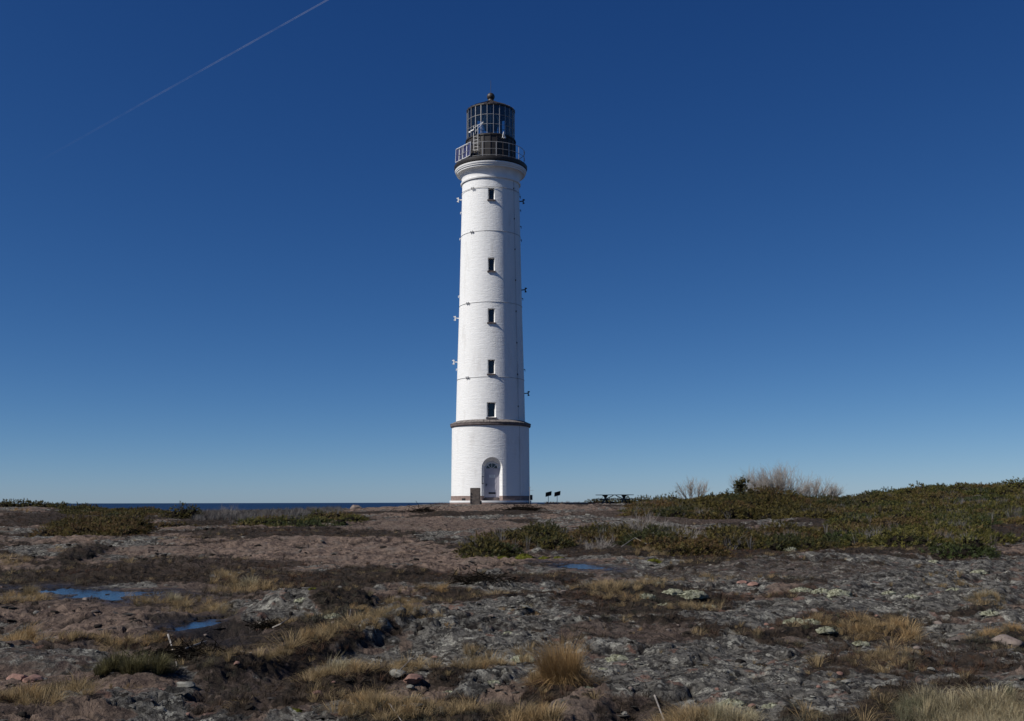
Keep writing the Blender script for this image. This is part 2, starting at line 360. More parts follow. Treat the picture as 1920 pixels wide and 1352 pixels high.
def mat_leaf(name, cols, rough=.6, scale=1.2, trans=.25):
    """leaf colour varies from shoot to shoot ('rnd') and from clump to clump ('clump')"""
    t = NT(name); r = t.attr('rnd'); k = t.attr('clump')
    col = t.mix(t.rng(r, 0, 1), cols[0], cols[1])
    col = t.mix(t.rng(k, .66, 1.0), col, cols[2]); 
    if len(cols) > 3: col = t.mix(t.rng(k, .35, .05), col, cols[3])
    d = t.bsdf(col, rough, None, .25)
    tr = t.n('BsdfTranslucent'); t.put(tr.inputs[0], col)
    mx = t.n('MixShader'); mx.inputs[0].default_value = trans; t.t.links.new(d, mx.inputs[1]); t.t.links.new(tr.outputs[0], mx.inputs[2])
    return t.end(mx.outputs[0])
def mat_glass(name, tintc=(.85, .92, .95), gl=.10):
    t = NT(name); tr = t.n('BsdfTransparent'); t.put(tr.inputs[0], tintc)
    g = t.n('BsdfGlossy'); t.put(g.inputs[0], (.9, .95, 1)); g.inputs['Roughness'].default_value = .05
    fr = t.n('Fresnel'); fr.inputs[0].default_value = 1.5
    mx = t.n('MixShader'); t.put(mx.inputs[0], t.math('ADD', fr.outputs[0], gl, True)); t.t.links.new(tr.outputs[0], mx.inputs[1]); t.t.links.new(g.outputs[0], mx.inputs[2])
    return t.end(mx.outputs[0])
def mat_sea():
    t = NT('sea_water'); c = t.co()
    n = t.noise(t.map(c, (.02, .05, 1)), 1.0, 6, .65); n2 = t.noise(t.map(c, (.25, .5, 1)), 1.0, 5, .7)
    col = t.mix(t.rng(t.noise(t.map(c, (.0006, .004, 1)), 1.0, 5), .35, .7), (.006, .022, .060), (.010, .034, .085))
    h = t.math('ADD', t.math('MULTIPLY', n, 6.0), n2)
    return t.end(t.bsdf(col, .55, t.bump(h, .9, .8), .16))
def mat_water():
    t = NT('pool_water'); n = t.noise(t.co(), 9, 3)
    return t.end(t.bsdf((.006, .008, .012), .10, t.bump(n, .5, .012), .22))
def mat_contrail():
    t = NT('contrail_vapour'); c = t.co('Generated'); sx = t.n('SeparateXYZ'); t.put(sx.inputs[0], c)
    n = t.noise(t.map(t.co(), (.0011, .0011, .0011)), 1.0, 6, .65)
    a = t.math('MULTIPLY', t.rng(sx.outputs[0], -.05, 1.0, 0.0, .155), t.rng(n, .3, .62, .25, 1.0))
    lw = t.n('LayerWeight'); lw.inputs[0].default_value = .5
    a = t.math('MULTIPLY', a, t.rng(lw.outputs['Facing'], .15, .95, 1.0, .0))
    d = t.n('BsdfDiffuse'); t.put(d.inputs[0], (.9, .9, .9)); tl = t.n('BsdfTranslucent'); t.put(tl.inputs[0], (.9, .9, .9))
    ad = t.n('MixShader'); ad.inputs[0].default_value = .5; t.t.links.new(d.outputs[0], ad.inputs[1]); t.t.links.new(tl.outputs[0], ad.inputs[2])
    tr = t.n('BsdfTransparent'); mx = t.n('MixShader'); t.put(mx.inputs[0], a)
    t.t.links.new(tr.outputs[0], mx.inputs[1]); t.t.links.new(ad.outputs[0], mx.inputs[2])
    return t.end(mx.outputs[0])

M = dict(
    ground=mat_ground(), brick=mat_white_brick(), sea=mat_sea(), water=mat_water(), contrail=mat_contrail(),
    plinth=mat_granite('plinth_granite', (.21, .155, .135), (.28, .21, .185)),
    ledge=mat_granite('ledge_stone', (.10, .082, .080), (.16, .13, .125)),
    capt=mat_granite('ledge_top_slabs', (.15, .135, .125), (.24, .21, .19)),
    white=simple('white_paint', (.78, .78, .765), .6, .03, 3), cream=simple('white_render', (.74, .74, .73), .8, .05, 2, bump=.3),
    door=simple('door_paint', (.44, .42, .46), .5, .05, 2), dark=simple('dark_metal', (.022, .019, .018), .55, .3, 5, 0, .4),
    black=simple('black_iron', (.012, .012, .014), .5, .3, 9), steel=simple('galvanised_steel', (.38, .38, .38), .45, .15, 8, .3),
    roof=simple('roof_metal', (.038, .030, .027), .5, .45, 4), solar=None,
    pane=None, glass=mat_glass('lantern_glass', (.80, .86, .88), .05),
    wood=simple('weathered_wood', (.15, .125, .10), .8, .3, 12), stone=mat_granite('rough_granite', (.085, .070, .062), (.14, .115, .10)),
    boulder=mat_granite('boulder_granite', (.14, .11, .10), (.22, .18, .15)),
    stick=simple('dead_wood', (.22, .20, .18), .85, .35, 14), board=simple('board_back', (.10, .068, .050), .6, .3, 6),
    bark=simple('juniper_wood', (.012, .010, .008), .95, .4, 8, spec=.02),
    red=simple('red_lead_paint', (.25, .05, .03), .5, .2, 6),
    twig=mat_leaf('bare_twigs', [(.20, .178, .160), (.33, .30, .27), (.24, .19, .165)], .85, trans=0),
    jun=mat_leaf('juniper_green', [(.030, .027, .008), (.140, .112, .030), (.130, .078, .032), (.044, .050, .016)], trans=.15),
    mat_=mat_leaf('juniper_mat_green', [(.042, .045, .011), (.155, .135, .032), (.135, .092, .036), (.046, .060, .018)], trans=.15),
    olive=mat_leaf('young_juniper', [(.070, .064, .030), (.170, .152, .070), (.12, .09, .05)]),
    grass=mat_leaf('dry_grass', [(.15, .110, .055), (.48, .355, .190), (.38, .25, .115), (.13, .11, .065)], .7, trans=.35),
    pale=mat_leaf('pale_dry_grass', [(.22, .185, .110), (.52, .45, .29), (.36, .26, .13), (.17, .17, .10)], .7, trans=.35),
    heather=mat_leaf('dark_heather', [(.020, .014, .010), (.110, .080, .055), (.085, .045, .028), (.065, .062, .045)], .9, trans=.1),
    greyheath=mat_leaf('grey_heath_twigs', [(.075, .068, .062), (.20, .19, .18), (.09, .07, .06)], .9, trans=0),
)
def _pane():
    t = NT('window_pane'); return t.end(t.bsdf((.008, .010, .016), .08, None, .6))
M['pane'] = _pane()
def _solar():
    t = NT('solar_cells'); c = t.co(); br = t.n('TexBrick'); t.put(br.inputs[0], t.map(c, (1, 1, 1)))
    n = t.noise(c, 3, 2)
    return t.end(t.bsdf(t.mix(t.rng(n, .3, .7), (.030, .032, .085), (.050, .052, .12)), .18, None, .5))
M['solar'] = _solar()
def _lichen():
    t = NT('reindeer_lichen'); c = t.co(); n = t.noise(c, 25, 5, .7); n1 = t.noise(c, 6, 3)
    col = t.mix(t.rng(n, .38, .62), (.085, .085, .055), (.33, .335, .245)); col = t.mix(t.rng(n1, .55, .7), col, (.20, .20, .16))
    return t.end(t.bsdf(col, .95, t.bump(n, 1.0, .03), .1))
M['lichen'] = _lichen()
def _moss():
    t = NT('yellow_moss'); n = t.noise(t.co(), 20, 5, .7)
    return t.end(t.bsdf(t.mix(t.rng(n, .38, .62), (.035, .036, .006), (.095, .098, .014)), .95, t.bump(n, .8, .03), .1))
M['moss'] = _moss()
M['rust'] = simple('orange_lichen_stone', (.30, .085, .022), .9, .35, 9, bump=.5)
M['palestone'] = simple('pale_lichened_stone', (.17, .165, .145), .9, .3, 14, bump=.6)
M['pinkstone'] = simple('pink_granite_stone', (.20, .115, .09), .9, .3, 10, bump=.6)

# ------------------------------------------------------------------ ground, sea, pools
def build_ground():
    th = np.concatenate([np.arange(-180, -60, 3.0), np.arange(-60, -33, .35), np.arange(-33, 33, .062), np.arange(33, 60, .35), np.arange(60, 180, 3.0)])
    th = np.radians(th)
    rr = np.concatenate([[0.4, 1, 1.6, 2.2, 2.8, 3.4, 4.0, 4.5, 5.0, 5.5, 6.0], np.exp(np.arange(math.log(6.3), math.log(100), .0034)), np.linspace(101, 150, 24)])
    nt, nr = len(th), len(rr)
    TH, RR = np.meshgrid(th, rr); X = (RR * np.sin(TH)).ravel(); Y = (RR * np.cos(TH)).ravel()
    h, so, gr, pk, we, ck = terrain(X, Y, True)
    V = np.stack([X, Y, h], 1)
    i = np.arange(nr - 1)[:, None] * nt; j = np.arange(nt)[None, :]; j2 = (j + 1) % nt
    T = np.stack([i + j, i + nt + j, i + nt + j2, i + j2], -1).reshape(-1, 4)[:, ::-1]
    # centre cap
    V = np.vstack([V, [0, 0, h[:nt].mean()]])
    o = tri_mesh('ground', V, T, M['ground'], attrs={k: np.append(a, a[0]) for k, a in dict(soil=so, grey=gr, pink=pk, wet=we, crack=ck).items()}, smooth=True)
    tag(o, kind='structure')
build_ground()
def disc(name, cx, cy, z, rx, ry, mat, n=64, inner=0):
    a = np.linspace(0, 2 * np.pi, n, endpoint=False)
    if inner:
        V = np.vstack([np.stack([cx + rr * np.cos(a), cy + rr * np.sin(a), np.full(n, z)], 1) for rr in (inner, 200, 800, 3000, rx)])
        T = [(k * n + i, (k + 1) * n + i, (k + 1) * n + (i + 1) % n, k * n + (i + 1) % n) for k in range(4) for i in range(n)]
        return tri_mesh(name, V, T, mat)
    m = MB(); m.add([(cx + rx * math.cos(t), cy + ry * math.sin(t), z) for t in a], [tuple(range(n))]); return m.build(name, mat, None, 0)
tag(disc('sea', 0, 0, -9.0, 15000, 15000, M['sea'], 96, 60), kind='structure')
for (px, py, lz), (cu, cv, ru, rv, an) in zip(_pl, PUDDLES):
    x0, y0 = ground_at(cu, cv + rv * 1.5); x1, y1 = ground_at(cu, cv - rv * 1.5)
    tag(disc('pool_water', px, (y0 + y1) / 2, lz, ru * 1.35 / F * py, abs(y1 - y0) / 2, M['water']), kind='structure')

# ------------------------------------------------------------------ lighthouse
LH = empty('lighthouse', (TX, TD, TZ))
tag(LH, 'tall white brick lighthouse with dark lantern and gallery on the bare rock', 'lighthouse')
def Zl(v, y=0.0):
    """height above the foot of a point seen at image row v at depth y behind the axis"""
    el = PITCH + math.atan((CY - v) / F); return (TD + y) * math.tan(el) - TZ
def Rl(px, v): z = Zl(v) + TZ; return px / F * (TD * cp + z * sp_)
prof_wall = [(790, 64.7), (706, 62.6), (575, 58.6), (446, 55.6), (360, 53.4)]
def wall_r(z):
    zs = [Zl(v) for v, p in prof_wall]; rs = [Rl(p, v) for v, p in prof_wall]; return float(np.interp(z, zs, rs))
z_base0, z_plinth, z_ledge0, z_ledge1, z_wall0 = -0.5, Zl(930), Zl(802), Zl(797), Zl(790.5)
r_low0, r_low1 = Rl(73.6, 930), Rl(72.2, 802)
# lower drum, plinth, step
lower = MB(); lower.rev([(r_low0, z_plinth), (r_low1, z_ledge0)]); lower = lower.build('lower_wall', M['brick'], LH)
z_step = Zl(938.5)
plinth = MB(); plinth.rev([(r_low0 + .03, z_step), (r_low0 + .025, z_plinth)]); plinth = plinth.build('plinth', M['plinth'], LH)
st = MB(); st.rev([(Rl(76.2, 940), z_base0), (Rl(76.2, 940), z_step - .14)]); stp = st.build('foot_step', M['plinth'], LH)
sl = MB(); sl.rev([(Rl(76.6, 940), z_step - .14), (Rl(76.6, 940), z_step - .003)]); sl.build('sunlit_step_top', M['cream'], LH)  # whitish band paints the sunlight on the top of the granite step
# door niche: splayed arch
phi_d = R(3.4)
def arch_poly(w, zb, zs, n=18):
    return [(-w / 2, zb), (w / 2, zb)] + [(w / 2 * math.cos(math.pi * k / n), zs + w / 2 * math.sin(math.pi * k / n)) for k in range(n + 1)]
rf = r_low0
def Zf(v, r): return Zl(v, -r)
zsp = Zf(877.6, rf); wo_, wi_ = 41.7 / F * 75.2, 26.5 / F * 75.2
zbot = z_step + .001
def loft(mb, secs, phi, c=0):
    n = len(secs[0][1]); v = []; cs, sn = math.cos(phi), math.sin(phi)
    for y, poly in secs:
        for (x, z) in poly:
            x += c; v.append((x * cs - y * sn, x * sn + y * cs, z))
    f = [tuple(range(n))] + [tuple((len(secs) - 1) * n + k for k in range(n))[::-1]]
    for i in range(len(secs) - 1):
        for k in range(n): f.append(((i + 1) * n + k, (i + 1) * n + (k + 1) % n, i * n + (k + 1) % n, i * n + k))
    mb.add(v, f)
DEP = .56
cut = MB(); po = arch_poly(wo_, -2, zsp); pi_ = arch_poly(wi_, -2, zsp - .02)
loft(cut, [(-(rf + .6), po), (-(rf - .0), po), (-(rf - DEP), pi_)], phi_d); boolean(lower, cut)
cut = MB(); loft(cut, [(-(rf + .6), po), (-(rf - .0), po), (-(rf - DEP), pi_)], phi_d); boolean(plinth, cut)
# door
DE = empty('door', (0, 0, 0), phi_d, LH)
yd = -(rf - DEP) - .012
z_d0, z_d1 = Zf(932.5, rf - DEP), Zf(880.8, rf - DEP); dw = .98
b = MB(); b.box((0, yd - .02, (z_d0 + z_d1) / 2), (dw, .05, z_d1 - z_d0))
for (x, z, w, h) in ((0, .68, .66, .5), (0, .30, .66, .48)):
    zz = z_d0 + (z_d1 - z_d0) * z
    b.box((0, yd - .048, zz), (w, .012, (z_d1 - z_d0) * h * .62))
b.build('door_leaf', M['door'], DE, 0)
b = MB()
for sx in (-1, 1): b.box((sx * (dw / 2 + .035), yd - .02, (z_d0 + z_d1) / 2), (.07, .09, z_d1 - z_d0 + .1))
b.box((0, yd - .021, z_d1 + .05), (dw + .135, .085, .1)); b.build('door_frame', M['door'], DE, 0)
b = MB(); b.box((0, yd - .03, (z_d0 + z_step) / 2 - .002), (wi_ - .02, .14, z_d0 - z_step)); b.build('threshold', M['ledge'], DE, 0)
b = MB(); rfz = Zf(879.2, rf); fr_ = .43
b.add([(0, yd - .03, rfz)] + [(fr_ * math.cos(math.pi * k / 16), yd - .03, rfz + fr_ * math.sin(math.pi * k / 16)) for k in range(17)], [(0, k + 2, k + 1) for k in range(16)])
fl = b.build('fanlight', M['pane'], DE, 0)
b = MB()
for k in range(1, 4):
    a = math.pi * k / 4; b.bar((.04 * math.cos(a), yd - .045, rfz + .04 * math.sin(a)), (fr_ * math.cos(a), yd - .045, rfz + fr_ * math.sin(a)), .032, .03, (0, 1, 0))
b.tube([((fr_ + .02) * math.cos(math.pi * k / 20), yd - .03, rfz + (fr_ + .02) * math.sin(math.pi * k / 20)) for k in range(21)], .03, 6)
b.build('glazing_bars', M['white'], fl, 0); fl.name = 'fanlight'
b = MB(); b.box((-.38, yd - .07, Zf(908, rf)), (.12, .04, .03)); b.box((-.41, yd - .055, Zf(909, rf)), (.05, .02, .2)); b.build('handle', M['black'], DE, 0)
b = MB(); b.box((.02, yd - .055, Zf(924.4, rf)), (.5, .025, .12)); b.build('letter_slot', M['black'], DE, 0)
b = MB(); b.box((.03, yd - .062, Zf(892.5, rf)), (.42, .012, .2)); ns = b.build('notice', M['white'], DE, 0)
for k in range(3): b = MB(); b.box((.03, yd - .0695, Zf(892.5, rf) + .055 - k * .055), (.30 - .06 * (k == 1), .003, .02)); b.build('text_line', M['steel'], ns, 0)
# framed board on the left splay of the niche
bx = -(wo_ + wi_) / 4; by = -(rf - DEP * .5) - .03
b = MB(); Mr = Matrix.Translation((bx, by, Zf(900, rf))) @ Matrix.Rotation(math.atan2(DEP, (wo_ - wi_) / 2), 4, 'Z')
b.box((0, 0, 0), (.34, .03, .54), Mr); nb = b.build('notice_board', M['black'], LH, 0, rz=phi_d)
b = MB(); b.box((0, -.019, 0), (.26, .01, .46), Mr); b.build('board_face', M['white'], nb, 0)

# ledge between the two drums
r_up = Rl(64.7, 790); b = MB(); r_l = Rl(75.3, 800)
b.rev([(r_low1 - .1, z_ledge0 - .001), (r_l - .04, z_ledge0), (r_l, z_ledge0 + .05), (r_l, z_ledge1), (r_up - .1, z_ledge1)]); ledge = b.build('ledge', M['ledge'], LH)
b = MB(); n = 40
for k in range(n):
    a0 = 2 * math.pi * k / n + .006; a1 = 2 * math.pi * (k + 1) / n - .006
    vs = []
    for a in (a0, (a0 + a1) / 2, a1):
        for (r, z) in ((r_l + .02, z_ledge1 + .002), (r_up - .05, z_wall0), (r_up - .05, z_ledge1 + .002)):
            vs.append((r * math.sin(a), -r * math.cos(a), z + (.03 if r > r_up else 0) * (z < z_wall0 and r > r_up and 0)))
        vs.append(((r_l + .02) * math.sin(a), -(r_l + .02) * math.cos(a), z_ledge1 + .05))
    f = []
    for i in (0, 4): f += [(i, i + 4, i + 7, i + 3), (i + 3, i + 7, i + 5, i + 1), (i + 2, i + 6, i + 4, i)]
    f += [(0, 3, 1, 2), (8, 10, 9, 11)]
    b.add(vs, f)
b.build('ledge_slabs', M['capt'], ledge, 0)

# upper shaft with windows cut in
z_top = Zl(349)
up = MB(); zz = [z_ledge1 + .01, z_wall0] + [Zl(v) for v, p in prof_wall[1:]] + [z_top]
up.rev([(wall_r(max(z, z_wall0)) + (0), z) for z in zz]); shaft = up.build('tower_shaft', M['brick'], LH)
wins = [(352, 374.5, 13), (483, 508, 13.2), (578, 604.5, 13.6), (674, 701, 13.8), (754, 782.5, 17.5)]
cut = MB(); winfo = []
for (v0, v1, wpx) in wins:
    zc = Zl((v0 + v1) / 2); r = wall_r(zc); z0 = Zl(v1, -r); z1 = Zl(v0, -r); w = wpx / F * (TD - r) * 1.02
    phi = R(2.4); dp = .30
    o_ = [(-w / 2, z0), (w / 2, z0), (w / 2, z1), (-w / 2, z1)]; wi = w * .64
    i_ = [(-wi / 2, z0 + .08), (wi / 2, z0 + .08), (wi / 2, z1 - .05), (-wi / 2, z1 - .05)]
    loft(cut, [(-(r + .4), o_), (-r, o_), (-(r - dp), i_)], phi); winfo.append((r, z0, z1, w, wi, dp, phi))
boolean(shaft, cut)
for k, (r, z0, z1, w, wi, dp, phi) in enumerate(winfo):
    W = empty('window', (0, 0, 0), phi, LH)
    y = -(r - dp) - .004; zc = (z0 + z1) / 2 + .015; hh = z1 - z0 - .13
    b = MB(); b.box((0, y - .004, zc), (wi, .01, hh)); b.build('pane', M['pane'], W, 0)
    b = MB()
    for sx in (-1, 1): b.box((sx * (wi / 2 - .02), y - .022, zc), (.04, .035, hh))
    for sz in (-1, 0, 1): b.box((0, y - .022, zc + sz * (hh / 2 - .02)), (wi - .081, .034, .04 if sz else .02))
    b.build('frame', M['black'], W, 0)
    if k == 4: pass
    b = MB(); b.box((0, -(r + .01), z0 - .045), (w + .1, .24, .085)); b.build('sill', M['ledge'], W, 0)

# steel bands round the shaft, with turnbuckles
def ring_tube(r, z, t, n=120, m=6):
    b = MB(); b.tube([(r * math.sin(2 * math.pi * k / n), -r * math.cos(2 * math.pi * k / n), z) for k in range(n)], t, m, True); return b
for v, ax in ((346.5, -36), (432, -37), (566, -44), (707, -41)):
    z = Zl(v, -2.3) if v > 400 else Zl(v, -2.4) - .1; r = wall_r(z)
    if v < 400: r += .05
    g = ring_tube(r + .012, z, .017).build('steel_band', M['steel'], LH)
    b = MB(); a = R(ax)
    for da in (-.025, .045):
        c = Vector(((r + .07) * math.sin(a + da), -(r + .07) * math.cos(a + da), z)); b.box((0, 0, 0), (.05, .08, .17), Matrix.Translation(c) @ Matrix.Rotation(a, 4, 'Z'))
    b.tube([((r + .1) * math.sin(a - .05), -(r + .1) * math.cos(a - .05), z), ((r + .1) * math.sin(a + .09), -(r + .1) * math.cos(a + .09), z)], .02)
    b.build('turnbuckle', M['steel'], g, 0)
# lightning cable down the shaded side
b = MB(); a = R(53); pts = []
for z in np.linspace(z_wall0 + .05, z_top, 40): r = wall_r(z) + .03; pts.append((r * math.sin(a), -r * math.cos(a), z))
b.tube(pts, .014, 4); cb = b.build('lightning_cable', M['steel'], LH, 0)
for z in np.linspace(z_wall0 + 1, z_top - .6, 8):
    r = wall_r(z) + .03; b = MB(); b.box((0, 0, 0), (.05, .06, .11), Matrix.Translation((r * math.sin(a), -r * math.cos(a), z)) @ Matrix.Rotation(a, 4, 'Z')); b.build('cable_clip', M['black'], cb, 0)
b = MB(); b.tube([((r_low0 + .03) * math.sin(R(48)), -(r_low0 + .03) * math.cos(R(48)), z_step), ((r_low1 + .03) * math.sin(R(48)), -(r_low1 + .03) * math.cos(R(48)), z_ledge0)], .013, 4)
b.build('lightning_cable', M['steel'], LH, 0)
# lamp brackets and hooks on both flanks
for v, side, big in ((375, -1, 1), (398, -1, 0), (447, -1, 0), (555, -1, 0), (597, -1, 1), (679, -1, 1), (692, -1, 0),
                     (369, 1, 0), (378, 1, 1), (394, 1, 0), (425, 1, 0), (450, 1, 0), (544, 1, 1), (560, 1, 0), (693, 1, 0), (738, 1, 1)):
    z = Zl(v); r = wall_r(z); b = MB()
    if big:
        b.bar((side * (r - .02), 0, z), (side * (r + .26), 0, z + .03), .07, .07); b.box((side * (r + .29), 0, z), (.09, .14, .36)); b.box((side * (r + .34), 0, z + .13), (.16, .12, .07)); b.box((side * (r + .33), 0, z - .13), (.13, .12, .06))
        b.build('lamp_bracket', M['white'] if side < 0 else M['dark'], LH, 0)  # lit and shaded flank put into the colour: white left, dark right
    else:
        b.bar((side * (r - .02), 0, z), (side * (r + .08), 0, z), .05, .05); b.box((side * (r + .09), 0, z - .06), (.04, .05, .18))
        b.build('wall_hook', M['white'] if side < 0 else M['dark'], LH, 0)  # hooks also coloured by flank, white where sunlit, dark where shaded
# corbelled cornice
b = MB(); rc = Rl(53.4, 352)
z_deck0 = Zl(321.5)
cp_prof = [(rc - .05, z_top - .02), (rc + .10, z_top), (rc + .12, z_top + .10), (rc + .03, z_top + .13), (rc + .03, z_top + .27)]
zc0 = z_top + .27; H = z_deck0 - zc0; Wd = Rl(65.5, 327) - rc - .03
for k in range(1, 9):
    t = k / 8 * math.pi / 2; cp_prof.append((rc + .03 + Wd * .72 * (1 - math.cos(t)), zc0 + H * .58 * math.sin(t)))
rr_ = cp_prof[-1][0]; z_ = cp_prof[-1][1]
cp_prof += [(rr_ + .06, z_ + .01), (rr_ + .06, z_ + .10), (rr_ + .13, z_ + .13), (rr_ + .13, z_ + .20)]
for k in range(1, 6):
    t = k / 5 * math.pi / 2; cp_prof.append((rr_ + .13 + (rc + .06 + Wd - rr_ - .10) * math.sin(t), z_ + .20 + (z_deck0 - z_ - .24) * (1 - math.cos(t))))
cp_prof += [(rc + Wd + .05, z_deck0)]
b.rev(cp_prof); b.build('cornice', M['cream'], LH, 25)
# gallery deck and railing
r_dk = Rl(68.4, 322); z_dk = z_deck0 + .34
b = MB(); b.rev([(r_dk - .12, z_deck0 + .002), (r_dk - .03, z_deck0 + .05), (r_dk, z_deck0 + .12), (r_dk, z_dk - .04), (r_dk - .03, z_dk)]); b.build('gallery_deck', M['dark'], LH)
r_rl = Rl(63.6, 300); z_r1 = z_dk + 1.14
RG = empty('railing', (0, 0, 0), 0, LH)
for z, t in ((z_r1, .022), (z_dk + .60, .015), (z_dk + .12, .015)): ring_tube(r_rl, z, t).build('rail', M['steel'], RG)
npst = 16
for k in range(npst):
    a = 2 * math.pi * (k + .45) / npst; b = MB(); b.bar((r_rl * math.sin(a), -r_rl * math.cos(a), z_dk - .02), (r_rl * math.sin(a), -r_rl * math.cos(a), z_r1), .042, .042)
    b.build('railing_post', M['steel'], RG, 0)
# lantern: drum, glazing, roof
r_dr = Rl(46.0, 268); z_dr = Zl(265.5)
DRUM = MB(); DRUM.rev([(r_dr, z_dk), (r_dr, z_dr - .12), (r_dr + .06, z_dr - .12), (r_dr + .06, z_dr - .03), (r_dr - .05, z_dr)], 24); DRUM = DRUM.build('lantern_drum', M['dark'], LH, 10)
b = MB()
for k in range(24):
    a = 2 * math.pi * k / 24; b.bar(((r_dr + .01) * math.sin(a), -(r_dr + .01) * math.cos(a), z_dk + .01), ((r_dr + .01) * math.sin(a), -(r_dr + .01) * math.cos(a), z_dr - .13), .05, .04)
b.build('drum_rib', M['roof'], DRUM, 0)
r_gl = Rl(44.2, 240); z_gt = Zl(212.0); N = 24
LN = empty('lantern', (0, 0, 0), 0, LH)
b = MB(); v = []
for z in (z_dr, z_gt): v += [((r_gl) * math.sin(2 * math.pi * (k + .5) / N), -(r_gl) * math.cos(2 * math.pi * (k + .5) / N), z) for k in range(N)]
b.add(v, [(k, (k + 1) % N, N + (k + 1) % N, N + k) for k in range(N)]); b.build('glazing', M['glass'], LN, 0)
b = MB()
for k in range(N):
    a = 2 * math.pi * (k + .5) / N; p = lambda z, rr=r_gl + .01: (rr * math.sin(a), -rr * math.cos(a), z); b.bar(p(z_dr - .02), p(z_gt), .032, .07, (math.sin(a), -math.cos(a), 0))
b.build('astragal', M['steel'], LN, 0)
for q in (0, 1, 2, 3):
    z = z_dr + (z_gt - z_dr) * q / 3; b = MB()
    b.tube([((r_gl + .01) * math.sin(2 * math.pi * (k + .5) / N), -(r_gl + .01) * math.cos(2 * math.pi * (k + .5) / N), z) for k in range(N)], .018 if q in (1, 2) else .05, 6, True); b.build('glazing_ring', M['steel'] if q in (1, 2) else M['dark'], LN, 0)
for k in range(14):
    a = 2 * math.pi * k / 14; b = MB(); b.bar((1.42 * math.sin(a), -1.42 * math.cos(a), z_dr), (1.42 * math.sin(a), -1.42 * math.cos(a), z_gt), .03, .03); b.build('inner_bar', M['steel'], LN, 0)
OP = MB(); OP.rev([(.55, z_dr), (.55, z_dr + .25), (.2, z_dr + .3), (.2, z_dr + .9), (.5, z_dr + .95), (.5, z_dr + 1.02)], 24); OP.build('lamp_pedestal', M['dark'], LN)
b = MB(); pr = []
for k in range(15): z = z_dr + 1.02 + k * .075; pr += [(.62 - .012 * abs(k - 7) ** 1.3 + (.05 if k % 2 else 0), z)]
b.rev(pr, 32); b.build('lamp_lens', simple('lens_glass', (.10, .13, .13), .15, .3, 9), LN, 0)
for a in (20, 140, 255):
    b = MB(); b.bar((1.25 * math.sin(R(a)), -1.25 * math.cos(R(a)), z_dr), (1.25 * math.sin(R(a)), -1.25 * math.cos(R(a)), z_gt + .1), .12, .12)
    b.build('inner_post', M['dark'], LN, 0)
b = MB(); r0 = r_gl + .07
z_n = Zl(192)
prf = [(r_gl - .04, z_gt - .05), (r0, z_gt), (r0, z_gt + .10), (r_gl * .80, z_gt + .10 + (z_n - z_gt) * .25), (r_gl * .45, z_gt + .08 + (z_n - z_gt) * .62), (.34, z_n), (.24, z_n + .12), (.20, z_n + .25), (.28, z_n + .30)]
b.rev(prf, 24); RF = b.build('roof', M['roof'], LH, 12)
b = MB()
for k in range(24):
    a = 2 * math.pi * (k + .5) / 24; b.tube([((r + .01) * math.sin(a), -(r + .01) * math.cos(a), z + .015) for r, z in prf[2:6]], .022, 5)
b.build('roof_seam', M['dark'], RF, 0)
zb_ = Zl(181.5); b = MB(); b.rev([(max(.02, .31 * math.sin(math.pi * k / 14)), zb_ - .31 * math.cos(math.pi * k / 14)) for k in range(15)], 28); b.build('ball', M['roof'], RF)
b = MB(); b.tube([(0, 0, zb_ + .25), (0, 0, zb_ + 1.2), (0, 0, Zl(150))], [.018, .014, .008], 5); b.build('lightning_rod', M['black'], RF, 0)
# solar panels hung on the railing
SP = empty('solar_panel', (0, 0, 0), 0, LH)
a0, a1 = R(-78), R(-32); P0 = Vector(((r_rl + .06) * math.sin(a0), -(r_rl + .06) * math.cos(a0), 0)); P1 = Vector(((r_rl + .06) * math.sin(a1), -(r_rl + .06) * math.cos(a1), 0))
dirp = (P1 - P0); out_ = Vector((dirp.y, -dirp.x, 0)).normalized()
if out_.dot(P0 + P1) < 0: out_ = -out_
P0 += out_ * .03; P1 += out_ * .03
zp0, zp1 = z_dk + .18, z_dk + 1.24; leanv = out_ * .05
for k in range(4):
    s0 = P0 + dirp * (k / 4 + .008); s1 = P0 + dirp * ((k + 1) / 4 - .008); b = MB()
    q = [s0 + Vector((0, 0, zp0)) + leanv, s1 + Vector((0, 0, zp0)) + leanv, s1 + Vector((0, 0, zp1)), s0 + Vector((0, 0, zp1))]
    b.add(q + [p - out_ * .04 for p in q], [(0, 1, 2, 3), (7, 6, 5, 4), (0, 4, 5, 1), (1, 5, 6, 2), (2, 6, 7, 3), (3, 7, 4, 0)]); cell = b.build('panel_cells', M['solar'], SP, 0)
    b = MB()
    for i in range(4): b.bar(q[i] + out_ * .012, q[(i + 1) % 4] + out_ * .012, .028, .03)
    b.build('panel_frame', M['white'], cell, 0)
for t in (.1, .5, .9):
    s = P0 + dirp * t
    b = MB(); b.bar(s + Vector((0, 0, zp1)), s - out_ * .3 + Vector((0, 0, z_r1 - .05)), .04, .04); b.build('panel_strut', M['steel'], SP, 0)
    b = MB(); b.bar(s + leanv + Vector((0, 0, zp0)), s - out_ * .25 + Vector((0, 0, z_dk + .1)), .04, .04); b.build('panel_strut', M['steel'], SP, 0)
